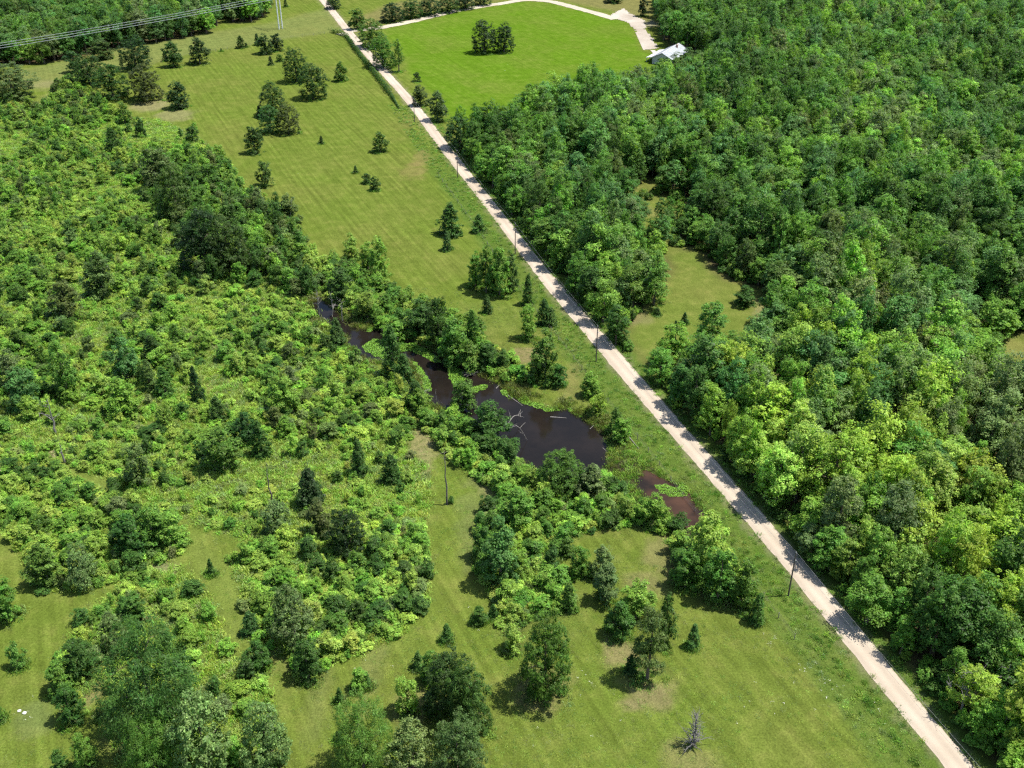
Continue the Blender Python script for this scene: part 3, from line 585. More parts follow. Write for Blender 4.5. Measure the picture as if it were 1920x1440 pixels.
# ------------------------------------------------------------------ hand-placed trees: u, crown top row, foot row, crown width (photo px), kind, tone, label
TREES = [
# far meadow and the pylon
(536,-2,14,9,'cedar','dark','tiny dark cedar alone at far end of meadow beyond the pylon'),
(452,67,92,17,'cedar','dark','dark upright cedar on the fence line left of the trees below the pylon'),
(462,80,89,7,'cedar','dark','very small cedar touching the upright cedar left of the pylon trees'),
(483,63,86,14,'cedar','dark','dark cedar half hidden behind the leaning tree below the pylon'),
(497,62,104,30,'tree','dark','open leaning broadleaf tree below the pylon with a round shadow'),
(520,62,98,24,'tree','deep','dark ragged tree just below the foot of the pylon'),
(508,105,123,10,'cedar','deep','small black-green cedar left of the two big meadow oaks'),
(525,101,117,13,'tree','mid','small thin-crowned tree between small cedar and the big meadow oaks'),
(557,84,158,44,'oak','dark','rear of the two overlapping big meadow oaks'),
(588,113,190,52,'oak','dark','front of the two overlapping big meadow oaks with a wide black shadow'),
(640,115,155,24,'tree','mid','lone small tree between the big meadow oaks and the road hedge'),
(513,148,222,52,'oak','dark','rear oak of the meadow clump of three'),
(508,192,252,40,'oak','blue','left front oak of the meadow clump of three'),
(542,190,255,42,'oak','brown','right front brownish oak of the meadow clump of three'),
(487,198,222,13,'cedar','deep','small dark cedar at the left foot of the meadow clump of three oaks'),
(479,236,291,33,'tree','dark','round dark tree below the meadow clump of three oaks'),
(603,255,271,9,'cedar','dark','tiny cedar standing alone mid meadow right of the oak clump'),
(497,300,351,30,'tree','dark','single dark tree near the scrub edge below the oak clump'),
(336,150,206,40,'tree','deep','lone dark oval tree at the meadow corner beside tan dead grass'),
(327,75,128,33,'tree','dark','left of two matching trees standing along the far meadow fence'),
(311,96,116,12,'cedar','dark','small bush beside the left of two matching far fence trees'),
(375,70,123,37,'tree','dark','right of two matching trees standing along the far meadow fence'),
(415,90,97,5,'cedar','dark','tiny dark seedling on the far fence line'),
(255,60,134,56,'oak','deep','tallest dark tree of the group at the meadow corner near the power corridor'),
(192,73,114,44,'tree','brown','brownish rounded tree against the power corridor'),
(170,95,166,52,'oak','dark','left tree of the dark group at the top of the scrub'),
(213,115,191,60,'oak','dark','middle tree of the dark group at the top of the scrub with deep shadow'),
(275,115,194,62,'oak','brown','brown-tinged tree at right end of dark group above the scrub'),
(22,115,192,86,'oak','grey','big grey-green tree cut by the left edge below the power corridor'),
(142,95,140,34,'tree','blue','hazy blue-green tree at left end of dark group by the corridor'),
# along the road, far end
(625,-8,19,30,'oak','deep','dark tree right beside the road at the very top edge'),
(670,14,58,30,'tree','mid','first and farthest tree of the row right of the road by the bright field'),
(697,30,93,48,'oak','mid','second tree of the row right of the road by the bright field'),
(720,62,131,48,'oak','mid','third and largest tree of the row right of the road by bright field'),
(748,72,137,22,'pine','mid','slender bare-trunked tree at the lower end of the roadside row'),
(782,135,155,15,'pine','deep','small leaning dark tree at the bright field corner by road'),
(788,158,201,30,'tree','brown','olive brown small tree on the right verge below the roadside row'),
(822,168,230,36,'tree','grey','thin grey-green tree with bare branches on the right verge'),
(862,212,285,50,'oak','blue','wide grey-blue tree at the top corner of the roadside wood'),
(908,32,103,46,'oak','deep','left of the paired dark oaks alone in the bright green field'),
(945,37,101,40,'oak','deep','right of the paired dark oaks alone in the bright green field'),
(736,2,44,42,'oak','deep','dark tree nearest the road in the row above the driveway'),
(772,-4,38,42,'oak','dark','second dark tree from the road in the row above the driveway'),
(806,-8,33,40,'oak','deep','third dark tree from the road in the row above the driveway'),
(840,-12,27,38,'oak','dark','fourth dark tree from the road in the row above the driveway'),
(872,-14,21,36,'oak','deep','fifth dark tree from the road in the row above the driveway'),
(906,-18,13,32,'oak','dark','sixth and last dark tree in the row above the driveway'),
(1150,-16,8,34,'tree','dark','dark bush cluster at the top edge above the gravel yard'),
(1205,-10,33,19,'tree','deep','slim dark tree at the top of the gravel yard casting a shadow on it'),
(1018,152,208,17,'pine','mid','slim tree on a bare trunk at the wood corner in bright field'),
(1040,150,216,32,'tree','mid','leafy tree right of the slim bare-trunked one at the bright field corner'),
# middle meadow
(713,247,288,28,'tree','mid','small ragged open tree alone in the middle meadow'),
(667,310,325,9,'cedar','dark','small dark round bush alone left of two spindly saplings in meadow'),
(688,325,346,17,'tree','dark','left of two spindly saplings in the middle meadow'),
(704,330,359,19,'tree','dark','right and lower of two spindly saplings in the middle meadow'),
(845,382,444,44,'cedar','dark','big broad cedar in meadow left of the road'),
(839,434,471,21,'cedar','cedar','small cedar tucked in front of the big broad meadow cedar'),
(898,402,437,25,'cedar','dark','dark conical cedar between big broad cedar and the road'),
(660,435,488,30,'tree','lime','left of three light green trees at the scrub edge in meadow'),
(690,452,508,30,'tree','bright','middle of three light green trees at the scrub edge in meadow'),
(712,440,521,36,'tree','bright','right and tallest of three light green trees at the scrub edge'),
(891,470,540,32,'tree','mid','leftmost stem of the dense upright tree clump in meadow left of road'),
(912,458,552,38,'tree','mid','second from left in the dense upright tree clump in meadow'),
(937,460,558,42,'tree','mid','tallest tree of the dense upright clump in meadow left of road'),
(956,468,549,30,'tree','dark','rightmost stem of the dense upright tree clump in meadow'),
(990,515,573,23,'cedar','dark','narrow tall cedar between round tree clump and road'),
(913,553,588,20,'cedar','cedar','small cedar below the dense round tree clump'),
(990,568,638,34,'tree','bright','thin light green tree below the narrow tall cedar'),
(1020,560,612,26,'cedar','cedar','left of two cedars touching each other on the road verge'),
(1033,577,612,25,'cedar','cedar','right of two cedars touching each other on the road verge'),
(1022,615,722,52,'tree','mid','tall leafy tree at the meadow tip above the pond'),
(1048,684,726,32,'tree','dark','dark bush at the right foot of the tall leafy tree above the pond'),
(1107,697,746,36,'tree','bright','bright green tree on the strip between pond and road'),
(1118,736,780,32,'sapling','yellow','yellow green round bush on the pond edge by the road strip'),
(1153,762,812,27,'tree','mid','upper of two bushy trees at the right tip of the pond'),
(1165,783,832,36,'tree','bright','lower of two bushy trees at the right tip of the pond'),
# pond banks
(790,560,632,50,'tree','dark','leftmost dark tree of the thicket on the north pond bank'),
(822,553,655,48,'tree','dark','tall pointed dark tree in thicket on the north pond bank'),
(852,585,684,52,'tree','mid','broad tree leaning over the water on the north pond bank'),
(886,583,664,30,'cedar','mid','pointed tree at the meadow side of the north bank thicket'),
(880,630,696,46,'tree','bright','bright tree low on the north bank right of the leaning one'),
(910,642,694,32,'tree','dark','last dark tree at right end of the north bank thicket'),
(740,585,640,46,'tree','bright','bright bush behind the bare grey shrub on the north bank'),
(690,545,600,44,'tree','bright','bright leafy tree on the bank between pond inlet and meadow'),
(640,500,572,48,'tree','dark','dark tree with bare snags before it at the pond inlet'),
(633,597,651,34,'cedar','cedar','conical cedar standing on the left bank near the pond inlet'),
(737,612,708,42,'cedar','dark','tall dark cedar rising from the middle of the upper pond'),
(759,664,724,36,'cedar','cedar','cedar right in front of the tall dark pond cedar'),
(781,714,768,36,'cedar','cedar','cedar at the bend of the upper pond, lowest of three'),
(869,703,770,44,'tree','mid','leafy tree on the islet between the two pond halves'),
(920,748,830,68,'tree','dark','big round dark tree on left shore of the main pond'),
(1052,842,928,84,'oak','mid','big bright-topped tree overhanging the south shore of main pond'),
(1108,870,938,54,'tree','grey','grey-green tree right of the big one overhanging the south shore'),
(1318,965,1085,80,'tree','lime','tall lime green tree beside the red-brown pool'),
(1225,925,990,48,'tree','bright','bright leafy tree left of the red-brown pool'),
(1345,1030,1130,62,'tree','mid','full green tree below the red-brown pool'),
(1388,1045,1140,52,'tree','mid','rightmost tree of clump by the pole near the road'),
(1285,1030,1105,54,'tree','mid','left tree of the clump below the red-brown pool'),
# lower middle
(970,915,985,66,'tree','mid','wide tree at the top of the thicket right of the mown lane'),
(906,985,1050,40,'tree','dark','tree at the left point of thicket beside the mown lane'),
(938,968,1100,66,'tree','blue','tall blue-green tree with deep shadow beside the mown lane'),
(1038,1022,1049,15,'cedar','cedar','tiny conical bush in the gap right of the lane thicket'),
(1063,1005,1043,28,'tree','mid','small tree above the gap right of the lane thicket'),
(1088,1025,1082,40,'tree','mid','round small tree at the centre of the grassy gap'),
(1128,1022,1085,46,'tree','grey','pale grey-green tree behind the round one at grassy gap'),
(1134,1058,1130,48,'tree','grey','grey-green round tree with shadow on its left in grassy gap'),
(1066,1093,1147,32,'cedar','mid','pointed small tree on the right flank of the lane thicket'),
(898,1138,1171,29,'sapling','dark','small dark bush alone beside mown lane'),
(925,1133,1159,17,'cedar','dark','tiny dark bush next to the lane thicket'),
(838,1170,1204,23,'cedar','cedar','single small cedar in the middle of the mown lane'),
(1023,1140,1308,98,'oak','mid','large lone round oak in the lower meadow with shadow to its left'),
(962,1170,1224,36,'sapling','lime','yellowish bush at the left shoulder of the large lone oak'),
(1160,1128,1196,50,'tree','dark','dark tree left of the olive pine in the lower meadow'),
(1192,1092,1165,62,'tree','bright','bright green tree behind the olive pine in lower meadow'),
(1213,1138,1278,62,'pine','brown','olive brown pine-like tree above a black round shadow in lower meadow'),
(1182,1228,1263,24,'cedar','deep','dark sapling inside the round shadow of the olive pine'),
(1245,1108,1216,40,'tree','dark','dark tree right of the olive pine'),
(1299,1170,1214,26,'cedar','cedar','small conical cedar alone right of the olive pine'),
(1418,1113,1169,32,'cedar','dark','conical cedar alone near the pole above the lower meadow'),
(1395,1150,1155,8,'cedar','dark','tiny seedling left of the cedar near the pole'),
(683,1300,1452,108,'feather','mid','bright feathery tree cut by the bottom edge left of the dark oaks'),
(845,1218,1345,96,'oak','dark','tall dark oak of the bottom clump beside open meadow'),
(878,1240,1385,84,'oak','dark','right-hand dark oak of the bottom clump against the open meadow'),
(863,1330,1470,90,'oak','grey','grey-green oak at the bottom edge of the clump'),
(775,1350,1470,88,'pale','pale','pale blossom-flecked tree at the bottom edge left of the grey-green oak'),
(785,1222,1256,23,'cedar','cedar','small dark cedar at top left of the bottom oak clump'),
(812,1222,1285,44,'tree','mid','mid green bush behind the tall dark oak of the bottom clump'),
(763,1272,1342,42,'sapling','lime','ragged yellowish bush left of bottom oak clump'),
(675,1252,1294,32,'sapling','bright','small open bush on the grass above the bright feathery tree'),
(690,1262,1290,16,'cedar','cedar','very small seedling next to the small open bush'),
(636,1370,1390,14,'sapling','dark','tiny dark bush left of the bright feathery tree'),
(638,1290,1320,16,'cedar','dark','tiny dark seedling on the lane below the big thicket'),
# lower left
(302,1160,1392,186,'feather','dark','huge feathery tree in the lower left with a black shadow'),
(293,1335,1462,96,'feather','mid','bright green feathery tree below the huge feathery one'),
(390,1296,1466,104,'pale','pale','pale grey-green tree right of the bright one at the bottom'),
(503,1312,1450,82,'pale','grey','pale-topped tree beside the lane mouth at the bottom'),
(553,1098,1218,78,'pale','grey','grey-green tree at the left side of the big thicket'),
(580,1200,1278,48,'tree','dark','dark round tree at the lower tip of the big thicket'),
(486,1204,1259,46,'tree','dark','dark bushy tree between grassy lane and the big thicket'),
(472,1148,1191,34,'cedar','deep','dark compact bush left of the grey-green tree by thicket'),
(220,1148,1230,48,'pale','grey','grey-leaved tree behind the huge feathery tree'),
(155,1203,1280,52,'tree','dark','dark tree at the left edge of the lower left clump'),
(118,1240,1303,52,'tree','mid','low spreading tree at the meadow side of lower left clump'),
(137,1290,1356,47,'tree','dark','separate dark tree on tan soil in the lower left meadow'),
(35,1203,1252,31,'sapling','mid','lone bush in the small lower left meadow'),
(12,1085,1166,62,'tree','mid','bushy clump cut by left edge beside lower left meadow'),
(117,1408,1452,34,'sapling','dark','small dark bush at the bottom edge of the lower left meadow'),
(163,1378,1444,38,'tree','mid','upright sapling at the bottom edge right of the small dark bush'),
(187,1330,1351,9,'cedar','dark','tiny seedling left of huge feathery tree shadow'),
(1,1320,1352,18,'sapling','mid','small bush cut by the left edge below the lone bush'),
(397,1048,1078,15,'cedar','cedar','small conical cedar alone on the pale grassy lane'),
(257,1112,1166,42,'tree','dark','dark round sapling above the huge feathery tree'),
(90,1018,1098,62,'tree','mid','dark-sided bushy tree above the lower left meadow'),
(160,1015,1100,56,'pale','grey','pale-topped bushy tree right of dark-sided one above lower left meadow'),
(250,965,1045,62,'tree','dark','left of three dark round trees at the head of the pale grassy lane'),
(292,950,1030,56,'tree','mid','middle of three dark round trees at the head of the pale grassy lane'),
(330,958,1028,50,'tree','bright','right bright-edged tree of three at the head of the pale grassy lane'),
# left scrub, taller plants
(263,828,914,46,'tree','grey','grey-green tree with black base alone beside the grassy lane'),
(215,896,932,30,'cedar','dark','small dark cedar beside the lane left of grey-green tree'),
(372,688,758,27,'cedar','deep','narrow black-green cedar in the middle of the scrub'),
(312,690,746,33,'cedar','cedar','cedar between the bare grey bush and narrow black-green cedar'),
(283,676,736,31,'cedar','cedar','cedar just left of the bare grey bush in scrub'),
(240,633,716,52,'tree','blue','blue-green tree left of the cedars in mid scrub'),
(290,630,682,37,'cedar','dark','dark round cedar above the bare grey bush'),
(233,708,780,62,'tree','bright','wide bright-topped tree in open part of scrub'),
(535,704,776,58,'tree','bright','bright-topped broad tree in the scrub left of the pond'),
(410,744,792,33,'cedar','cedar','small grey-green cedar below narrow black-green cedar'),
(420,800,884,72,'tree','mid','dark mixed thicket tree in the scrub centre'),
(463,772,832,44,'tree','deep','black-green bush above the thicket tree in the scrub centre'),
(490,790,856,38,'cedar','dark','dark pointed cedar right of the scrub centre thicket'),
(583,880,948,54,'cedar','deep','round dark cedar left of the mown lane tip'),
(650,950,1042,66,'oak','deep','big dark rounded tree on the lane side of the open scrub'),
(600,935,1008,48,'tree','brown','brown-green tree touching the big dark rounded one'),
(522,938,1006,52,'pale','grey','grey-flecked tree left of the brown-green one in open scrub'),
(675,825,892,37,'cedar','dark','upright dark cedar in the scrub above mown lane tip'),
(735,853,906,38,'cedar','dark','dark cedar close to the mown lane tip'),
(195,470,560,60,'tree','brown','brown-topped tree in the dense left scrub'),
(130,525,600,56,'tree','brown','olive tree in the dense left scrub near the left edge'),
(30,655,735,50,'tree','grey','grey-green tree near left edge in the scrub'),
(50,690,770,56,'tree','blue','bluish tree near the left edge above the white snag'),
(128,640,750,52,'tree','mid','tall green tree behind the white snag'),
(390,385,522,86,'oak','deep','left of the two biggest dark trees in the tall scrub band'),
(434,400,522,76,'oak','dark','right of the two biggest dark trees in the tall scrub band'),
(300,275,362,56,'tree','brown','brownish tall tree at the top of the tall scrub band'),
(335,300,420,60,'oak','dark','dark tree below the brownish one in tall scrub band'),
(395,305,372,52,'tree','mid','green tree at the meadow edge of tall scrub band'),
(545,362,425,38,'tree','brown','olive tree at the meadow edge with a leaning bare stem'),
(520,375,430,34,'tree','dark','dark tree left of olive one at the meadow edge'),
(215,240,292,28,'cedar','dark','dark pointed tree in upper scrub below the dark group'),
(235,190,235,24,'tree','bright','bright narrow tree in upper scrub just below the dark group'),
(265,218,258,22,'tree','dark','dark small tree in upper scrub under brown-tinged tree'),
# copse and clearing right of the road
(1052,430,508,50,'tree','bright','bright tree at the roadside opposite the round meadow clump'),
(1085,470,556,56,'wood','mid','tree on the road edge directly above the first road shadow'),
(1130,520,610,58,'wood','bright','bright full tree on the road edge beside copse'),
(1185,488,582,62,'wood','mid','left big tree of the copse left of the grassy clearing'),
(1225,468,576,62,'wood','mid','right big tree of the copse against the grassy clearing'),
(1155,570,650,46,'wood','dark','dark tree on the road edge below the copse'),
(1283,585,608,13,'cedar','cedar','upper small bush in the grassy clearing'),
(1266,600,620,11,'cedar','cedar','lower small bush in the grassy clearing'),
(1232,576,592,13,'cedar','cedar','small bush on tan soil at left of the grassy clearing'),
(1330,565,665,60,'wood','mid','tall tree standing before the grassy clearing'),
(1260,600,690,56,'wood','bright','bright tree below the grassy clearing beside the road'),
(1395,535,575,40,'tree','dark','dark low tree at the right end of the grassy clearing'),
(1172,365,450,50,'wood','grey','grey-green round tree in front of the small grass gap'),
(1130,390,470,34,'cedar','brown','dull olive conical tree left of the small grass gap'),
(1128,310,380,30,'wood','grey','pale slender tree left above small grass gap'),
(1362,745,845,30,'wood','yellow','yellow-leaved young tree on the road edge opposite the pool'),
(1625,760,930,110,'wood','yellow','large yellow-green feathery tree in the middle of lower wood'),
(1560,790,960,130,'oak','yellow','broad yellow green oak-like crown beside the large feathery one'),
(1490,790,950,100,'wood','lime','lime green tall tree between road and yellow crown'),
(1690,880,1040,80,'wood','yellow','right of the yellow crowns in the lower wood'),
(1815,850,970,90,'wood','yellow','olive yellow double-topped tree near right edge of lower wood'),
(1266,97,150,44,'wood','mid','tree standing in front of the house and hiding its lower wall'),
(1294,88,143,44,'wood','mid','tree at the right end of the house covering its far corner'),
(1243,107,153,34,'wood','dark','darker low tree before the left corner of the house'),
(1865,560,640,70,'wood','bright','light green tall tree left of grass gap near right edge'),
(1715,610,720,50,'wood','lime','lime-topped narrow tree deep in the right wood'),
]
NAMES = dict(cedar='cedar_tree', oak='spreading_tree', tree='small_tree', sapling='bush', feather='feathery_tree', pale='pale_tree', pine='slender_tree', wood='roadside_tree')
CATS = dict(sapling='bush')
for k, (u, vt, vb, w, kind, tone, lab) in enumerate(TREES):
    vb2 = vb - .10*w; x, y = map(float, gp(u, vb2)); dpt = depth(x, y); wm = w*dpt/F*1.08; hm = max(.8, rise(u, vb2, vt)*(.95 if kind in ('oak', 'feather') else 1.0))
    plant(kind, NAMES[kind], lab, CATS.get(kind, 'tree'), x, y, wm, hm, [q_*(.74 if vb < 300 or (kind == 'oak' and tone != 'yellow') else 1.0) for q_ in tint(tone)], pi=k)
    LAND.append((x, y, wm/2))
LANDA = np.array(LAND)
def off_land(x, y, f=.75, add=0.0):
    ok = np.ones(len(x), bool)
    for lx, ly, r in LAND: ok &= (x-lx)**2+(y-ly)**2 > (r*f+add)**2
    return ok
def infr(x, y, z=3.0, m=0):
    u, v = px(x, y, z); return (u > -m) & (u < 1920+m) & (v > -m) & (v < 1440+m)

# ------------------------------------------------------------------ the wood right of the road
x, y = scatter(P['wr'], 5.5, .48)
ok = clear(x, y, ('c1', 'c2', 'c3', 'c4')) & ((sdf(P['sp'], x, y) < 0) | (RNG.random(len(x)) < .36)) & off_land(x, y, .8) & infr(x, y, 8, 140)
x = x[ok]; y = y[ok]; u, v = px(x, y)
k = len(x); ro = road_off(x, y)
w = 5.2+5.8*RNG.random(k)**1.3; w = np.where(v > 850, w*.9, w); h = (11.0+w*.55+RNG.normal(0, 2.2, k))*(.78+.46*fbm(x, y, 26))
edge = ro < 6.5; h = np.where(edge, h*np.where(y < 148, .52, np.where(y < 205, .86, .70)), h); w = np.where(edge, w*.82, w)
near_clear = np.min([segdist(P[c], x, y) for c in ('c1', 'c2', 'c3')], 0) < 9; h = np.where(near_clear, h*.66, h); w = np.where(near_clear, w*.85, w)
nzt = fbm(x, y, 45); yel = np.exp(-(((u-1600)/230)**2+((v-960)/190)**2)) + .8*np.exp(-(((u-1820)/150)**2+((v-1080)/190)**2)) + .5*np.exp(-(((u-1450)/140)**2+((v-880)/110)**2))
wood_tone = []
for i in range(k):
    r = RNG.random()
    if r < yel[i]*.6: t = ('yellow', 'lime', 'yellow', 'bright')[int(RNG.integers(4))]
    elif v[i] > 1050: t = ('bright', 'yellow', 'mid', 'mid', 'dark', 'mid', 'dark', 'grey', 'bright', 'mid')[int(RNG.integers(10))]
    else:
        q = nzt[i]+RNG.normal(0, .12)
        t = 'dark' if q < .36 else ('mid' if q < .52 else ('blue' if q < .62 else ('bright' if q < .74 else 'grey')))
        if RNG.random() < .05: t = 'brown'
    wood_tone.append(t)
tn = np.array([tint(t) for t in wood_tone])*1.16
hs = (u > 1150) & (u < 1345) & (v > 120) & (v < 215); h = np.where(hs, np.minimum(h, 11.3), h); w = np.where(hs, np.minimum(w, 6.5), w)
vis = infr(x, y, 9, -6); order = np.argsort(np.where(vis, np.hypot(x, y), 1e9)); ind = order[:285]; ind = ind[vis[ind]]
sel = np.zeros(k, bool); sel[ind] = True
pw = [PROTO['wood'][i]['W'] for i in range(8)][0]
def area_word(u, v, ro):
    if u > 1740 and v > 1240: return 'in lower right corner'
    if v > 1150: return 'in wood below last pole'
    if v > 1000: return 'in wood beside last pole'
    if v > 860: return 'in wood opposite red pool'
    if v > 720: return 'in wood opposite main pond'
    return 'in wood below the clearing'
labs = {}
row = [i for i in ind if ro[i] < 6.5]; row.sort(key=lambda i: -v[i]); rank = {i: n+1 for n, i in enumerate(row)}
ORD = ['first','second','third','fourth','fifth','sixth','seventh','eighth','ninth','tenth','eleventh','twelfth','thirteenth','fourteenth','fifteenth','sixteenth','seventeenth','eighteenth','nineteenth','twentieth']
def ordw(n):
    if n <= 20: return ORD[n-1]
    tens = {2:'twenty',3:'thirty',4:'forty',5:'fifty',6:'sixty',7:'seventy',8:'eighty',9:'ninety'}[n//10]
    return (tens[:-1]+'ieth') if n % 10 == 0 else tens+'-'+ORD[n % 10-1]
for i in ind:
    if i in rank: lab = '%s roadside tree, %s from bottom in the row edging the wood' % (TONEWORD[wood_tone[i]], ordw(rank[i])); g = 'trees edging the wood along the road'
    else:
        sz = 'tall' if h[i] > 16 else ('low' if h[i] < 12.5 else 'mid-height'); wd = 'broad' if w[i] > 7.6 else 'narrow'
        lab = '%s %s %s tree %s' % (sz, wd, TONEWORD[wood_tone[i]], area_word(u[i], v[i], ro[i])); g = None
    labs[i] = [lab, g]
same = {}
for i, (l, g) in labs.items(): same.setdefault(l, []).append(i)
for l, ii in same.items():
    if len(ii) > 1:
        ii.sort(key=lambda i: x[i]-roadx(y[i], 1))
        for n, i in enumerate(ii): labs[i][0] = l + (', nearest such to road' if n == 0 else (', %s such from road' % ordw(n+1)))
for i in ind:
    plant('wood', 'broadleaf_tree', labs[i][0], 'tree', float(x[i]), float(y[i]), float(w[i]), float(h[i]), tn[i], labs[i][1] or 'broadleaf trees of the wood right of the road', pi=int(i))
r_ = ~sel
mass('wood_canopy', 'closed green canopy of the wood right of the road, farther part', ['wood'], x[r_], y[r_], w[r_]/7.6, h[r_]/13, tn[r_])
# low growth under the wood's edge
edge_pts = scatter(P['wr'], 2.6); ex, ey = edge_pts; eo = road_off(ex, ey)
m = ((eo < 7) | (np.min([segdist(P[c], ex, ey) for c in ('c1', 'c2', 'c3')], 0) < 5)) & infr(ex, ey, 2, 60) & clear(ex, ey, ('c1', 'c2', 'c3')) & off_land(ex, ey, .4)
ex = ex[m]; ey = ey[m]; kk = len(ex)
mass('wood_edge_brush', 'low leafy brush filling the foot of the wood edge along the road', ['shrub'], ex, ey, RNG.uniform(.6, 1.25, kk), RNG.uniform(.7, 1.6, kk), tones(['mid', 'bright', 'lime', 'dark'], [4, 3, 1, 2], kk))
# far wood, top left
x, y = scatter(P['wtl'], 6.0, .48); m = infr(x, y, 8, 120) & off_land(x, y); x = x[m]; y = y[m]; k = len(x)
mass('far_wood', 'dense bluish green far wood beyond the power line corridor', ['wood'], x, y, RNG.uniform(6.2, 10.4, k)/7.6, RNG.uniform(11, 18, k)/13, tones(['mid', 'dark', 'blue', 'grey', 'bright', 'brown'], [4, 3, 4, 2, .8, .6], k)*1.12)

# ------------------------------------------------------------------ scrub left of the pond and the banks
def keep_open(x, y): return clear(x, y, ('lane', 'pond', 'pool'), .6) & (road_off(x, y) > 8)
SAP = []
def gather(key, s, wr, hr, names, probs, f=.75, thin=0.0, bias=None):
    x, y = scatter(P[key], s); m = keep_open(x, y) & off_land(x, y, f) & infr(x, y, 2, 60)
    if thin: m &= fbm(x, y, 16) + RNG.normal(0, .06, len(x)) > thin
    x = x[m]; y = y[m]; k = len(x); names = list(names)
    t = np.array(names)[RNG.choice(len(names), k, p=np.array(probs)/sum(probs))]
    g = fbm(x, y, 22); t = np.where((g < .38) & (RNG.random(k) < .4), 'dark', t)
    for i in range(k): SAP.append((float(x[i]), float(y[i]), float(RNG.uniform(*wr)), float(RNG.uniform(*hr)), str(t[i]), key))
gather('tb', 4.4, (3.6, 6.0), (5.5, 9.0), ['mid', 'dark', 'bright', 'brown', 'grey'], [4, 3, 3, 1, 1], .9)
gather('sa', 5.6, (2.2, 5.0), (2.6, 6.2), ['lime', 'bright', 'mid', 'dark', 'grey', 'brown'], [4, 5, 4, 2.5, 1, .5], .95, .46)
gather('sb', 8.5, (2.0, 3.6), (2.2, 4.0), ['lime', 'bright', 'mid', 'dark'], [3, 4, 3, 2], 1.1, .45)
gather('sc', 4.6, (2.6, 4.4), (2.6, 4.8), ['lime', 'bright', 'mid', 'dark', 'grey'], [4, 4, 3, 1, .7], .95)
gather('sd', 4.2, (2.6, 4.4), (2.6, 4.6), ['lime', 'bright', 'mid', 'dark'], [4, 5, 2, 1], .95)
gather('se', 5.2, (2.2, 4.2), (2.4, 4.4), ['lime', 'bright', 'mid', 'dark', 'grey'], [2, 4, 3, 2, 1], .95)
gather('bs', 4.0, (2.8, 4.8), (3.0, 5.4), ['lime', 'bright', 'mid', 'dark'], [2, 5, 4, 1], .85)
gather('bn', 3.8, (2.8, 4.8), (3.2, 5.6), ['bright', 'mid', 'dark', 'lime'], [4, 4, 2, 1], .8)
AREA = dict(tb='in tall scrub band', sa='in upper left scrub', sb='in thin scrub by lane tip', sc='in thicket at left edge', sd='in big thicket by lane', se='in lower left clump', bs='on south pond bank', bn='on north pond bank')
SAP = [q for q in SAP if True]
iv = [i for i, q in enumerate(SAP) if bool(infr(np.array([q[0]]), np.array([q[1]]), 2, -4)[0])]
iv.sort(key=lambda i: math.hypot(SAP[i][0], SAP[i][1])/SAP[i][2]**.6)
chosen = iv[:290]; cs = set(chosen)
labs = {}; same = {}
for i in chosen:
    X_, Y_, W_, H_, T_, K_ = SAP[i]
    l = '%s %s %s sapling %s' % ('tall' if H_ > 4.2 else 'low', 'broad' if W_ > 3.7 else 'slim', TONEWORD[T_], AREA[K_]); same.setdefault(l, []).append(i)
for l, ii in same.items():
    ii.sort(key=lambda i: SAP[i][1])
    for n, i in enumerate(ii): labs[i] = l if len(ii) == 1 else l + (', nearest the camera' if n == 0 else ', %s such from camera' % ordw(n+1))
for i in chosen:
    X_, Y_, W_, H_, T_, K_ = SAP[i]
    plant('tree' if K_ == 'tb' and H_ > 7 else 'sapling', 'sapling', labs[i], 'sapling', X_, Y_, W_, H_, T_, 'saplings '+AREA[K_], pi=i)
rest = [SAP[i] for i in range(len(SAP)) if i not in cs]
def arr(q, n): return np.array([r[n] for r in q])
mass('scrub_saplings', 'dense mass of light green saplings in the scrub, farther part', ['sapling'], arr(rest, 0), arr(rest, 1), arr(rest, 2)/3.6, arr(rest, 3)/4.6, np.array([tint(r[4]) for r in rest]))
# undergrowth
ux = []; uy = []
for key, s, th in (('sa', 2.05, .45), ('sb', 2.5, .53), ('sc', 2.0, .25), ('sd', 1.9, .2), ('se', 2.3, .44), ('bs', 1.9, .2), ('bn', 1.9, .1), ('tb', 2.4, .2)):
    x, y = scatter(P[key], s); m = keep_open(x, y) & off_land(x, y, .45) & infr(x, y, 1, 40) & (fbm(x, y, 17)+RNG.normal(0, .08, len(x)) > th); ux.append(x[m]); uy.append(y[m])
x = np.concatenate(ux); y = np.concatenate(uy); k = len(x)
w = RNG.uniform(.36, 1.08, k); h = RNG.uniform(.4, 1.15, k)
tn = tones(['lime', 'bright', 'mid', 'pale', 'dark'], [6, 5, 2, 1.2, .5], k)*1.12
u, v = px(x, y); vis = infr(x, y, 1, -6)
order = np.argsort(np.where(vis, np.hypot(x, y)/np.sqrt(w), 1e9)); ch = order[:270]; sel = np.zeros(k, bool); sel[ch] = True
def shrub_area(u, v):
    for kk in ('sb', 'sc', 'sd', 'se', 'bs', 'bn', 'sa', 'tb'):
        xx, yy = gp(u, v)
        if inside(P[kk], np.array([xx]), np.array([yy]))[0]: return AREA[kk]
    return 'in scrub left of pond'
same = {}
for i in ch:
    l = '%s %s leafy shrub %s' % ('wide' if w[i] > .85 else ('small' if w[i] < .6 else 'middling'), ('tall ' if h[i] > .9 else 'low ')+'pale' if tn[i].sum() > .36 else (('tall ' if h[i] > .9 else 'low ')+('fresh green' if tn[i].sum() > .24 else 'dark green')), shrub_area(u[i], v[i])); same.setdefault(l, []).append(i)
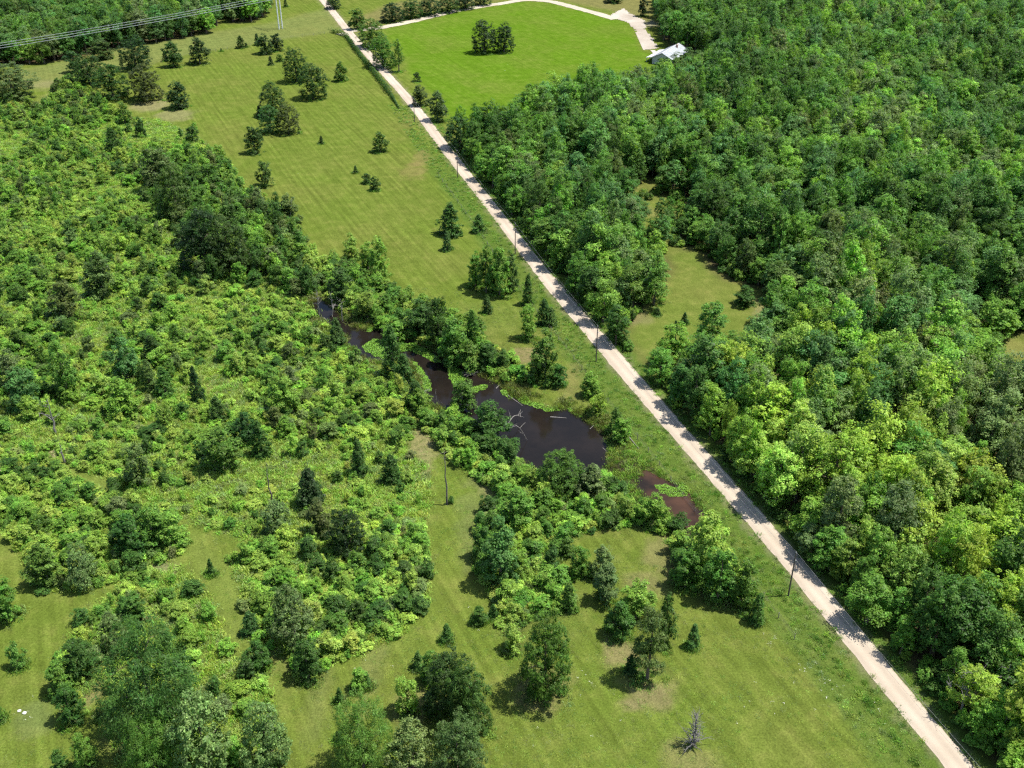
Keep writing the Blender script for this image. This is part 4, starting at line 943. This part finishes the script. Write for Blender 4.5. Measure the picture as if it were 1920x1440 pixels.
for l, ii in same.items():
    ii.sort(key=lambda i: y[i])
    for n, i in enumerate(ii):
        lab = l if len(ii) == 1 else l + (', nearest the camera' if n == 0 else ', %s such from camera' % ordw(n+1)) 
        plant('shrub', 'shrub', lab, 'shrub', float(x[i]), float(y[i]), float(w[i]*2.9), float(h[i]*2.2), tn[i], 'shrubs '+l.split('shrub ')[1], True, pi=int(i))
mass('scrub_undergrowth', 'bright leafy undergrowth carpeting the scrub between the saplings', ['shrub'], x[~sel], y[~sel], w[~sel], h[~sel], tn[~sel])
wx_ = []; wy_ = []
for key, s in (('sa', 1.35), ('sb', 1.15), ('sc', 1.2), ('sd', 1.2), ('se', 1.2), ('bs', 1.2)):
    x, y = scatter(P[key], s); m = keep_open(x, y) & infr(x, y, 0, 20) & (y < 480); wx_.append(x[m]); wy_.append(y[m])
x = np.concatenate(wx_); y = np.concatenate(wy_); k = len(x)
mass('rank_grass', 'rank yellow green weeds and grass between the shrubs', ['weed'], x, y, RNG.uniform(.8, 1.7, k), RNG.uniform(.5, 1.1, k), tones(['lime', 'pale', 'bright', 'yellow'], [4, 3, 3, 2], k)*1.15)

# ------------------------------------------------------------------ verge, marsh and pond plants
xs = []; ys = []
for sd, w0, st in ((-1, 8.5, .85), (1, 2.6, .8)):
    yy = np.repeat(np.arange(98, 420, st), 9 if sd < 0 else 4); n = len(yy); yy = yy+RNG.uniform(-.5, .5, n); o = RNG.uniform(-.2, w0, n)
    xs.append(roadx(yy, sd)+sd*o); ys.append(yy)
x = np.concatenate(xs); y = np.concatenate(ys); m = infr(x, y, 0, 20) & clear(x, y, ('pond', 'pool'), 1) & (vnoise(x, y, 5)+RNG.normal(0, .35, len(x)) > .30); x = x[m]; y = y[m]; k = len(x)
rk = [(1311,1240),(1350,1300),(1400,1372),(1460,1455)], [(1455,1105),(1507,1173),(1547,1215),(1597,1280),(1633,1325),(1690,1400),(1730,1450)], [(1075,690),(1110,745),(1160,800)], [(655,235),(730,300),(800,385),(880,480)]
for rw in rk[1:3]:
    q = poly(rw); t = np.r_[0, np.cumsum(np.hypot(*np.diff(q, axis=0).T))]; sx = RNG.uniform(0, t[-1], int(t[-1]*2.6)); rx = np.interp(sx, t, q[:, 0])+RNG.normal(0, .3, len(sx)); ry = np.interp(sx, t, q[:, 1])+RNG.normal(0, .3, len(sx))
    kp = vnoise(sx, sx*0, 6) > .35; x = np.r_[x, rx[kp]]; y = np.r_[y, ry[kp]]
kr = len(x)-k
mass('verge_grass', 'unmown rank grass on the verges of the gravel road', ['weed', 'tuft'], x, y, np.r_[RNG.uniform(.5, 1.0, k), RNG.uniform(.5, .9, kr)], np.r_[RNG.uniform(.25, .7, k), RNG.uniform(.4, .8, kr)], np.r_[tones(['bright', 'lime', 'pale', 'mid'], [4, 1, 2, 3], k), tones(['mid', 'dark', 'bright'], [3, 3, 2], kr)])
x, y = scatter(np.array([[-75., 88], [85, 88], [85, 250], [-60, 250]]), .95, .5); inn = np.zeros(len(x), bool)
for kk in ('sa', 'sb', 'sc', 'sd', 'se', 'bs', 'bn', 'wr', 'pond', 'pool', 'marsh'): inn |= inside(P[kk], x, y)
m = ~inn & infr(x, y, 0, 10) & (road_off(x, y) > 1) & (fbm(x, y, 6)+RNG.normal(0, .12, len(x)) > .47); x = x[m]; y = y[m]; k = len(x)
mass('meadow_tufts', 'low uneven tufts in the mown meadow grass', ['tuft'], x, y, RNG.uniform(.5, 1.1, k), RNG.uniform(.2, .45, k), tones(['pale', 'bright', 'lime', 'mid'], [3, 3, 1, 2], k)*np.array([.95, .85, .8]))
x, y = scatter(P['marsh'], .75); m = clear(x, y, ('pond', 'pool'), -.3) & (fbm(x, y, 5)+RNG.normal(0, .08, len(x)) > .38); x = x[m]; y = y[m]; k = len(x)
mass('marsh_grass', 'green marsh grass between the main pond and the red-brown pool', ['tuft', 'weed'], x, y, RNG.uniform(.6, 1.2, k), RNG.uniform(.5, 1.0, k), tones(['bright', 'lime', 'mid', 'brown'], [6, 5, 2, 1], k))
q = P['pond']; x, y = scatter(np.array([q.min(0)-4, [q[:, 0].max()+4, q[:, 1].min()-4], q.max(0)+4, [q[:, 0].min()-4, q[:, 1].max()+4]]), .8)
d = sdf(q, x, y); m = (d > -4) & (d < .5) & (vnoise(x, y, 4)+RNG.normal(0, .14, len(x)) > .42); x = x[m]; y = y[m]; k = len(x)
mass('bank_sedge', 'dull olive sedge along the muddy edge of the pond', ['weed'], x, y, RNG.uniform(.6, 1.3, k), RNG.uniform(.6, 1.3, k), tones(['brown', 'pale', 'mid', 'bright'], [5, 2, 2, 1], k)*np.array([1.25, 1.0, 1.0]))
la = np.array([q for q in LAND if q[1] < 620]); ri = np.repeat(np.arange(len(la)), 26); an = RNG.uniform(0, 6.283, len(ri)); rr = la[ri, 2]*RNG.uniform(.25, 1.05, len(ri))
x = la[ri, 0]+np.cos(an)*rr; y = la[ri, 1]+np.sin(an)*rr; m = clear(x, y, ('pond', 'pool'), .3) & (road_off(x, y) > .5); x = x[m]; y = y[m]; k = len(x)
mass('tree_foot_grass', 'long unmown grass and weeds round the feet of the trees', ['weed', 'tuft'], x, y, RNG.uniform(.7, 1.4, k), RNG.uniform(.4, 1.1, k), tones(['mid', 'bright', 'pale', 'brown'], [3, 3, 2, 2], k))
MATS = [([(680,648),(700,634),(722,637),(728,655),(722,668),(702,664),(688,656)], 'oval bright green weed mat left of the tall pond cedar'),
        ([(683,612),(694,606),(706,612),(700,618),(688,618)], 'small bright weed mat at the top of the upper pond'),
        ([(744,640),(757,642),(780,640),(800,652),(820,665),(822,674),(808,673),(790,662),(770,655),(750,656)], 'long bright weed mat along the north shore right of the tall cedar'),
        ([(768,675),(785,680),(797,698),(809,714),(806,726),(794,726),(786,712),(774,694)], 'bright weed mat on the inner bend beside three cedars'),
        ([(840,690),(852,685),(868,692),(871,708),(862,725),(852,720),(844,706)], 'bright weed mat above the islet tree'),
        ([(880,724),(900,718),(916,718),(912,728),(890,732)], 'narrow bright weed mat right of the islet tree'),
        ([(938,727),(950,726),(958,736),(950,741),(940,734)], 'tiny bright weed mat by the floating log'),
        ([(970,739),(985,738),(1004,746),(1030,752),(1044,764),(1022,766),(995,757),(976,750)], 'long ragged weed mat along the north shore of the main pond'),
        ([(1060,756),(1078,757),(1094,767),(1100,780),(1084,778),(1066,768)], 'bright weed mat near right end of the north shore of main pond'),
        ([(1138,820),(1150,828),(1157,850),(1160,880),(1150,892),(1140,886),(1147,856)], 'upright bright weed band at the right end of the main pond'),
        ([(1232,908),(1250,906),(1265,912),(1285,900),(1294,914),(1284,926),(1256,928),(1238,920)], 'crescent of bright weed at the head of the red-brown pool')]
def weed_mat(pts, label, seed):
    rng = np.random.default_rng(seed); q = poly(pts); c = q.mean(0); q = c+(q-c)*1.16; x, y = scatter(q, .15, .5, rng); d = sdf(q, x, y)
    m = d + (fbm(x, y, 1.6)-.5)*1.6 > .1; x = x[m]-c[0]; y = y[m]-c[1]; n = len(x); z = .05+.28*np.clip(d[m]/1.2, 0, 1)*rng.random(n)
    nr = np.c_[rng.normal(0, .45, (n, 2)), np.ones(n)]
    v, f = leaf_quads(rng, np.c_[x, y, z], nr, .21, .7)
    o = link('water_weed_mat', mesh('water_weed_mat', v, f, M['grass'], attrs={'lv': ('FLOAT', np.repeat(np.exp(rng.normal(0, .2, n)), 4)), 'lw': ('FLOAT', np.repeat(rng.random(n), 4))}), None, (c[0], c[1], WZ if 'pool' not in label else -.34))
    o['tint'] = [.15, .29, .03]; tag(o, label, 'water weed', 'bright weed mats on the pond'); o['kind'] = 'thing'
for i, (p_, l_) in enumerate(MATS): weed_mat(p_, l_, 40+i)

# ------------------------------------------------------------------ dead wood
def snag(u, vb, vt, label, seed, r=.16, nb=8, spread=.3, m='dead', name='dead_tree', cat='dead tree', lean=(0, 0), bstart=.35, group=None):
    rng = np.random.default_rng(seed); x, y = map(float, gp(u, vb)); h = rise(u, vb, vt)
    o = link(name, None, None, (x, y, min(gz1(x, y), 0)-.1)); tag(o, label, cat, group)
    sp = [np.array([lean[0]*t*h+rng.normal(0, .012*h)*(t > 0), lean[1]*t*h+rng.normal(0, .012*h)*(t > 0), h*t]) for t in np.linspace(0, 1, 7)]
    t_ = MB(); t_.tube(sp, [r*(1.2-1.0*i/6) for i in range(7)], 7); link('trunk', t_.build('trunk', M[m]), o)
    for i in range(nb):
        t = rng.uniform(bstart, .97); k = t*6; j = min(5, int(k)); a = sp[j]*(1-k+j)+sp[j+1]*(k-j); an = rng.uniform(0, 6.283); L = spread*h*rng.uniform(.4, 1.1)*(1.25-t*.7)
        d = np.array([math.cos(an), math.sin(an), rng.uniform(.25, 1.0)]); d /= np.linalg.norm(d); b = a+d*L*.5; e = b+(d+rng.normal(0, .35, 3))*L*.5; q = MB(); rr = r*(1.05-t)*.6+.025
        q.tube([a, b, e], [rr, rr*.65, rr*.25], 5)
        for s_ in range(3):
            c = a+(b-a)*rng.uniform(.4, 1) if s_ == 0 else b+(e-b)*rng.uniform(0, 1); q.tube([c, c+(d+rng.normal(0, .7, 3))*L*.3], [rr*.4, rr*.12], 4)
        link('branch', q.build('branch', M[m]), o)
    return o
snag(838, 945, 838, 'tall thin bare dead tree in the mown lane with a bush at its foot', 1, .17, 6, .16, 'darkdead', lean=(-.01, 0), bstart=.72)
x, y = map(float, gp(841, 944)); plant('shrub', 'shrub', 'small dark vine bush round the foot of the tall dead tree', 'shrub', x+.3, y+.1, 1.5, 1.8, 'dark', single=True)
snag(105, 812, 748, 'white forked dead tree in the left scrub', 2, .22, 9, .34, 'dead', bstart=.2)
snag(121, 866, 828, 'short white broken snag beside bare soil in the left scrub', 3, .2, 4, .2, 'dead')
snag(509, 938, 866, 'dark slim dead pole in the open scrub', 4, .14, 4, .1, 'darkdead')
snag(598, 588, 540, 'pale branching dead tree at the pond inlet, left of the three', 5, .15, 10, .35)
snag(624, 590, 540, 'pale dead tree at the pond inlet, middle of the three', 6, .15, 8, .25)
snag(642, 598, 552, 'grey twiggy dead tree at the pond inlet, right of the three', 7, .13, 10, .35)
snag(545, 425, 372, 'leaning bare grey stem by the olive tree at the meadow edge', 8, .12, 5, .25, lean=(.12, 0))
snag(818, 753, 722, 'bare upright stick standing in the pond bend', 9, .09, 2, .12)
snag(827, 752, 740, 'short thin stick right of the bare stick in the pond bend', 10, .05, 2, .2)
snag(895, 764, 736, 'bare upright stick in the water right of the islet tree', 11, .10, 2, .12)
snag(889, 764, 745, 'thin stick left of the bare stick by the islet tree', 12, .05, 2, .15)
snag(1299, 1398, 1334, 'grey dead cedar skeleton alone at the bottom of the meadow', 13, .13, 90, .25, 'greydead', bstart=.03)
snag(1800, 1340, 1255, 'bare grey dead tree at the road edge near lower right corner', 14, .22, 22, .45, bstart=.25)
snag(1868, 1325, 1245, 'second bare grey tree right of the one at lower right road edge', 15, .2, 16, .45, bstart=.3)
snag(938, 345, 295, 'bare grey dead crown in the roadside wood above the small grass gap', 16, .2, 18, .5, bstart=.3)
snag(1690, 215, 150, 'large grey leafless tree in the upper right wood', 17, .3, 22, .5, bstart=.4)
snag(1738, 330, 265, 'grey leafless tree in the right wood below the large leafless one', 18, .28, 20, .5, bstart=.4)
snag(1822, 800, 735, 'grey leafless tree among the trees near the right edge', 19, .24, 16, .45, bstart=.4)
def twig_bush(u, vb, w, h, label, seed):
    rng = np.random.default_rng(seed); x, y = map(float, gp(u, vb)); q = MB()
    for i in range(46):
        an = rng.uniform(0, 6.283); b = rng.uniform(.1, 1)*w/2; e = np.array([math.cos(an)*b, math.sin(an)*b, h*rng.uniform(.5, 1)]); q.tube([(0, 0, 0), e*.55+[0, 0, .15*h], e, e+rng.normal(0, .2, 3)], [.05, .035, .022, .01], 4)
    o = link('dead_bush', q.build('dead_bush', M['dead']), None, (x, y, max(gz1(x, y), WZ)-.05)); tag(o, label, 'dead bush')
twig_bush(330, 690, 5.0, 2.6, 'bare pale grey bush in middle of the left scrub', 21)
twig_bush(735, 636, 6.5, 3.2, 'bare grey twiggy shrub above the tall pond cedar', 22)
twig_bush(880, 700, 4.0, 1.2, 'heap of bare grey twigs on the bank above the islet tree', 23)
def log(u0, v0, u1, v1, label, r=.14, z=WZ+.05, bend=0.0, twigs=0, seed=1, name='fallen_log', cat='log'):
    rng = np.random.default_rng(seed); a = np.array([*map(float, gp(u0, v0)), z]); b = np.array([*map(float, gp(u1, v1)), z]); c = (a+b)/2; q = MB(); L = np.linalg.norm(b-a)
    pts = [a-c+(b-a)*t+np.array([0, 0, bend*math.sin(math.pi*t)]) for t in np.linspace(0, 1, 8)]; q.tube(pts, [r*(1-.65*t) for t in np.linspace(0, 1, 8)], 7)
    o = link(name, q.build('log', M['dead']), None, tuple(c)); tag(o, label, cat)
    for i in range(twigs):
        p_ = pts[int(rng.integers(2, 8))]; t_ = MB(); d = unit((b-a)[None])[0]+rng.normal(0, .7, 3); d[2] = abs(d[2])*.6; e = p_+d*L*.22; t_.tube([p_, (p_+e)/2+rng.normal(0, .1, 3), e], [r*.45, r*.3, r*.12], 5); link('branch', t_.build('branch', M['dead']), o)
log(953,738,980,757, 'dark floating log slanting from the tiny weed mat', .13)
log(1032,778,1062,780, 'pale log floating level near the middle of main pond', .14)
log(1106,802,1113,795, 'short pale stick poking from the water at right of main pond', .07, WZ+.2)
log(1180,821,1198,842, 'pale log lying on the mud below the bushy trees at the pond tip', .13, .1)
log(1130,836,1141,845, 'thin stick lying at the right shore of the main pond', .07)
log(955,851,973,853, 'pale log by the left shore of main pond under the arched branch', .13)
log(941,832,988,822, 'arched bare branch bowing from the left shore over main pond', .13, -.4, 4.2, 5, 3, 'fallen_branch', 'branch')
log(950,805,976,786, 'forked bare branch sticking out over the pond above the arched one', .12, .6, 1.4, 6, 4, 'fallen_branch', 'branch')
log(930,725,938,716, 'short pale drift log at the narrows between the pond halves', .12)
log(793,733,806,728, 'small pale branch heap at the pond bend below the lowest cedar', .1, WZ+.1, .3, 3, 5, 'fallen_branch', 'branch')
log(607,592,617,603, 'white log lying along the water at the pond inlet', .1)

# ------------------------------------------------------------------ poles and wires
POLES = [(1478,1117,'nearest wooden utility pole, beside the lower meadow and the road'),(1117.5,678,'second wooden utility pole from the camera, beside the road above the pond'),(966,477,'third wooden utility pole from the camera, beside the round tree clump'),(858,333,'fourth wooden utility pole from the camera, where the wood meets the road'),(777.5,230,'fifth wooden utility pole from the camera, by the end of the hedge'),(706,131,'farthest wooden utility pole, beside the third roadside tree')]
PW = [tuple(map(float, gp(u, v))) for u, v, _ in POLES]
step = np.array(PW[0])-np.array(PW[1]); nxt = tuple(np.array(PW[0])+step*.85)
PH = 9.2
tops = []
ax_dir = np.array([math.cos(math.radians(16)), math.sin(math.radians(16)), 0])
for (u, v, lab), (x, y) in zip(POLES+[(0, 0, 'wooden utility pole past the bottom edge beside the road')], PW+[nxt]):
    o = link('utility_pole', None, None, (x, y, 0)); tag(o, lab, 'utility pole', 'wooden utility poles along the road')
    q = MB(); q.tube([(0, 0, -.2), (0, 0, 3), (0, 0, 6.5), (0, 0, PH)], [.145, .13, .115, .1], 10); link('pole_shaft', q.build('pole_shaft', M['pole']), o)
    q = MB(); q.tube([(0, 0, PH), (0, 0, PH+.12), (0, 0, PH+.3)], [.05, .09, .05], 8); link('insulator', q.build('insulator', M['ceramic']), o)
    q = MB(); q.box((.17, 0, PH-1.55), (.12, .14, .2)); q.tube([(.14, 0, PH-1.5), (.28, 0, PH-1.5)], .045, 6); link('bracket', q.build('bracket', M['ceramic']), o)
    tops.append((x, y))
seq = [tops[6]]+tops[:6]
xe, ye = gp(612, 20); far_end = (float(roadx(680, -1))-3, 680.0); seq = seq+[far_end]
for dz, off, lab in ((.3, 0, 'upper overhead wire running from pole to pole along the road'), (-1.5, .28, 'lower overhead wire running from pole to pole along the road')):
    q = MB()
    for (x0, y0), (x1, y1) in zip(seq[:-1], seq[1:]):
        L = math.hypot(x1-x0, y1-y0); pts = [(x0+(x1-x0)*t+off, y0+(y1-y0)*t, PH+dz-4*(L*.012)*t*(1-t)) for t in np.linspace(0, 1, 13)]; q.tube(pts, .014, 5, 0, False)
    tag(link('overhead_wire', q.build('overhead_wire', M['linewire'])), lab, 'wire', 'overhead wires along the road')
# pylon of the transmission line
bx, by = map(float, gp(526.5, 54)); lx, ly = map(float, gp(-40, 160)); d = np.array([lx-bx, ly-by]); d /= np.linalg.norm(d); nrm = np.array([-d[1], d[0]])
TZ = 24.0; o = link('transmission_pylon', None, None, (bx, by, 0)); tag(o, 'tall pale steel two-legged pylon at the far end of the meadow', 'pylon')
rz = math.atan2(nrm[1], nrm[0])
legs = [np.array([s*.62, s*1.2, 0]) for s in (-1, 1)]
for a in legs:
    q = MB(); q.tube([a+[0, 0, -.3], a+[0, 0, 10], a+[0, 0, TZ+3]], [.34, .30, .24], 10); link('leg', q.build('leg', M['steel']), o)
q = MB(); q.box((0, 0, TZ), (15.5, .35, .45), rz); link('crossarm', q.build('crossarm', M['steel']), o)
q = MB()
for s in (-1, 1): q.tube([(nrm[0]*s*1.0, nrm[1]*s*1.0, TZ-6), (nrm[0]*s*6.5, nrm[1]*s*6.5, TZ)], .12, 6)
link('brace', q.build('brace', M['steel']), o)
WIREPX = [(520,-6),(420,12),(320,31),(250,43),(150,62.5),(75,75),(0,85.5),(-120,103)]
def on_line(u, v, off):
    """point on the vertical plane through the line, offset sideways"""
    a = (u-960)/F; b = (720-v)/F; D = np.array([a, CT+b*ST, -ST+b*CT]); p0 = np.array([bx, by])+nrm*off
    t = (nrm@p0)/(nrm@D[:2]); return np.array([D[0]*t, D[1]*t, H+D[2]*t])
base = [on_line(u, v, 0) for u, v in WIREPX]
if True:
    s_ = np.array([(p_[:2]-np.array([bx, by]))@d for p_ in base]); z_ = np.array([p_[2] for p_ in base])
    cf = np.polyfit(s_, z_, 2); ss = np.linspace(-60, s_.max()+20, 40)
for k_, (off, dz, lab) in enumerate(((-4.6, 0, 'near conductor of the transmission line crossing the top left corner'), (0, 0, 'middle conductor of the transmission line crossing the top left corner'), (4.6, 0, 'far conductor of the transmission line crossing the top left corner'))):
    q = MB(); par = (0,)
    for e in par: q.tube([(bx+d[0]*t+nrm[0]*(off+e), by+d[1]*t+nrm[1]*(off+e), np.polyval(cf, t)+dz) for t in ss], .075, 5, 0, False)
    for t in np.arange(0, ss[-1], 45):
        if dz == 0: q.box((bx+d[0]*t+nrm[0]*off, by+d[1]*t+nrm[1]*off, np.polyval(cf, t)), (.3, .3, .6), rz)
    tag(link('transmission_conductor', q.build('transmission_conductor', M['wire'])), lab, 'power cable', 'conductors of the transmission line')
for off in (-4.6, 0, 4.6):
    q = MB(); zt = float(np.polyval(cf, 0)); q.tube([(nrm[0]*off, nrm[1]*off, zt+.1), (nrm[0]*off, nrm[1]*off, TZ-.2)], .12, 7); link('insulator', q.build('insulator', M['ceramic']), o)

# ------------------------------------------------------------------ fences and hedge
def fence(pts, step_, label):
    q = poly(pts); t = np.r_[0, np.cumsum(np.hypot(*np.diff(q, axis=0).T))]; s = np.arange(0, t[-1], step_); X_ = np.interp(s, t, q[:, 0]); Y_ = np.interp(s, t, q[:, 1]); Z_ = gz(X_, Y_)
    o = link('wire_fence', None, None, (X_[0], Y_[0], 0)); tag(o, label, 'fence', None)
    pm = MB(); pm.tube([(0, 0, -.2), (0, 0, 1.25)], [.07, .06], 6); pm = pm.build('fence_post', M['dead'])
    for a, b, c in zip(X_, Y_, Z_): link('post', pm, o, (a-X_[0], b-Y_[0], c))
    for hgt in (.45, .8, 1.15):
        w_ = MB(); w_.tube([(a-X_[0], b-Y_[0], c+hgt) for a, b, c in zip(X_, Y_, Z_)], .012, 4, 0, False); link('fence_wire', w_.build('fence_wire', M['darkdead']), o)
fy = np.arange(335, 110, -12.0); fu, fv = px(roadx(fy, -1)-7.6, fy); fence([(a, b) for a, b in zip(fu, fv)], 5.0, 'wire fence with thin posts along the meadow side of the road')
fence([(250,134),(330,108),(415,95),(470,86),(540,72),(618,62)], 6.0, 'wire fence across the far meadow from the dark tree group to the hedge')
hp = poly([(620,61),(634,64),(648,69),(655,78),(668,97),(688,122),(708,148),(726,171),(742,194),(748,204)])
rng = np.random.default_rng(5); t = np.r_[0, np.cumsum(np.hypot(*np.diff(hp, axis=0).T))]; n = 9000; s = rng.uniform(0, t[-1], n); taper = np.clip((t[-1]-s)/25, .35, 1)
cx = np.interp(s, t, hp[:, 0]); cy = np.interp(s, t, hp[:, 1]); a = rng.uniform(0, 6.283, n); rr = rng.random(n)**.4
lump = .8+.5*vnoise(s, s*0, 2.5); px_ = cx+np.cos(a)*rr*1.15*taper*lump; hz = (1.1+np.sin(a)*rr*1.1)*taper*lump; py_ = cy+rng.normal(0, .3, n)
v, f = leaf_quads(rng, np.c_[px_-hp[0, 0], py_-hp[0, 1], np.maximum(hz, .05)], np.c_[np.cos(a)*.7, rng.normal(0, .5, n), np.sin(a)+.4], .42, .65)
o = link('hedge', None, None, (hp[0, 0], hp[0, 1], 0)); tag(o, 'long dark green clipped-looking hedge along the far road and meadow corner', 'hedge')
c = link('foliage', mesh('hedge_foliage', v, f, M['leaf'], attrs={'lv': ('FLOAT', np.repeat(np.exp(rng.normal(0, .25, n)), 4)), 'lw': ('FLOAT', np.repeat(rng.random(n), 4))}), o); c['tint'] = [.048, .095, .02]

# ------------------------------------------------------------------ house
hx, hy = map(float, gp(1256, 112)); o = link('house', None, None, (hx, hy, gz1(hx, hy)))
a0 = np.array(gp(1238, 112)); a1 = np.array(gp(1272, 92)); dd = (a1-a0)/np.linalg.norm(a1-a0); o.rotation_euler[2] = math.atan2(dd[1], dd[0])
tag(o, 'white house with pale grey metal gable roof half hidden behind trees', 'house')
LH, WH, EH, RH = 22.0, 10.5, 2.9, 5.4
q = MB(); x_, y_ = LH/2-.5, WH/2-.5
q.add([(-x_,-y_,-.4),(x_,-y_,-.4),(x_,y_,-.4),(-x_,y_,-.4),(-x_,-y_,EH),(x_,-y_,EH),(x_,y_,EH),(-x_,y_,EH),(-x_,0,RH-.3),(x_,0,RH-.3)], [(0,1,5,4),(2,3,7,6),(1,2,6,9,5),(3,0,4,8,7)]); link('wall', q.build('wall', M['siding']), o)
for s in (-1, 1):
    q = MB(); e = WH/2+.35
    q.add([(-LH/2,0,RH),(LH/2,0,RH),(LH/2,s*e,EH-.15),(-LH/2,s*e,EH-.15),(-LH/2,0,RH-.14),(LH/2,0,RH-.14),(LH/2,s*e,EH-.29),(-LH/2,s*e,EH-.29)], [(0,1,2,3),(7,6,5,4),(3,2,6,7),(0,3,7,4),(1,5,6,2)])
    rf = link('roof', q.build('roof', M['roof']), o)
    sl = np.array([0, s*e, EH-.15-RH])
    sm = MB(); sm.tube([(0, 0, RH+.03), (0, s*e, EH-.12)], .04, 4); sm = sm.build('roof_seam', M['rooftrim'])
    for xx in np.arange(-LH/2+.3, LH/2, .9): link('roof_seam', sm, rf, (float(xx), 0, 0))
q = MB(); q.box((0, 0, RH+.05), (LH+.1, .4, .1)); link('ridge_cap', q.build('ridge_cap', M['rooftrim']), o)
q = MB(); q.add([(-LH/2+2,WH/2+.2,EH-.2),(LH/2-3,WH/2+.2,EH-.2),(LH/2-3,WH/2+3.2,EH-.8),(-LH/2+2,WH/2+3.2,EH-.8),(-LH/2+2,WH/2+.2,EH-.32),(LH/2-3,WH/2+.2,EH-.32),(LH/2-3,WH/2+3.2,EH-.92),(-LH/2+2,WH/2+3.2,EH-.92)], [(0,3,2,1),(4,5,6,7),(3,7,6,2),(0,4,7,3),(1,2,6,5)]); link('porch_roof', q.build('porch_roof', M['rooftrim']), o)
for xx in (-8.5, -4.5, -.5, 3.5, 7.3):
    q = MB(); q.box((xx, WH/2+3.0, (EH-.9)/2-.1), (.16, .16, EH-.9)); link('porch_post', q.build('porch_post', M['rooftrim']), o)
for xx in (-7, -3, 4.5, 8.2):
    for s in (-1, 1):
        w_ = MB(); w_.box((xx, s*(WH/2-.47), 1.6), (1.3, .06, 1.3)); wd = link('window', w_.build('window_frame', M['rooftrim']), o); g_ = MB(); g_.box((xx, s*(WH/2-.43), 1.6), (1.1, .05, 1.1)); link('pane', g_.build('pane', M['glass']), wd)
w_ = MB(); w_.box((1, WH/2-.46, 1.0), (1.0, .07, 2.05)); link('door', w_.build('door', M['door']), o)
q = MB(); q.box((5, -1.2, RH), (.8, .8, 1.6)); link('chimney', q.build('chimney', M['brick']), o)

# ------------------------------------------------------------------ stones, flowers, tufts
def stone(u, v, r, label, seed, group=None):
    rng = np.random.default_rng(seed); x, y = map(float, gp(u, v)); import bmesh
    bm = bmesh.new(); bmesh.ops.create_icosphere(bm, subdivisions=2, radius=r)
    for w_ in bm.verts: w_.co *= 1+rng.normal(0, .1); w_.co.z *= .55
    me = bpy.data.meshes.new('stone'); bm.to_mesh(me); bm.free(); me.materials.append(M['stone']); tag(link('stone', me, None, (x, y, gz1(x, y)+r*.2)), label, 'stone', group)
stone(36, 1333, .26, 'left white stone of the pair in the small lower left meadow', 1); stone(46, 1337, .3, 'right and larger white stone of the pair in lower left meadow', 2)
FL = [(1450,1203,14,26),(1525,1260,26,40),(1560,1290,20,24),(1090,1270,14,14),(1260,1190,6,8),(1105,1280,8,8),(860,1140,40,14),(1020,1400,60,12),(1170,1370,60,12),(1480,1300,60,30),(1400,1330,50,14),(1620,1330,40,16),(60,1330,30,20),(950,1100,30,8),(700,1230,60,14),(980,360,30,10),(945,125,25,18),(1100,60,60,14),(500,330,60,10)]
fx = []; fy_ = []
for u, v, r, n in [(a_, b_, c_, max(2, d_//4)) for a_, b_, c_, d_ in FL]: fx.append(RNG.normal(u, r*.6, n)); fy_.append(RNG.normal(v, r*.5, n))
fx, fy_ = gp(np.concatenate(fx), np.concatenate(fy_)); n = len(fx); kq = 5
fp = np.repeat(np.c_[fx, fy_, gz(fx, fy_)+.18], kq, 0)+RNG.normal(0, .11, (n*kq, 3))*[1, 1, .3]
v, f = leaf_quads(RNG, fp, np.c_[RNG.normal(0, .3, (n*kq, 2)), np.ones(n*kq)], .075, .8)
M['petal'] = plain('white_petal', (.5, .5, .42), .7, var=.08); tag(link('wildflowers', mesh('wildflowers', v, f, M['petal'])), 'small scattered white wildflowers in the mown grass', kind='stuff')
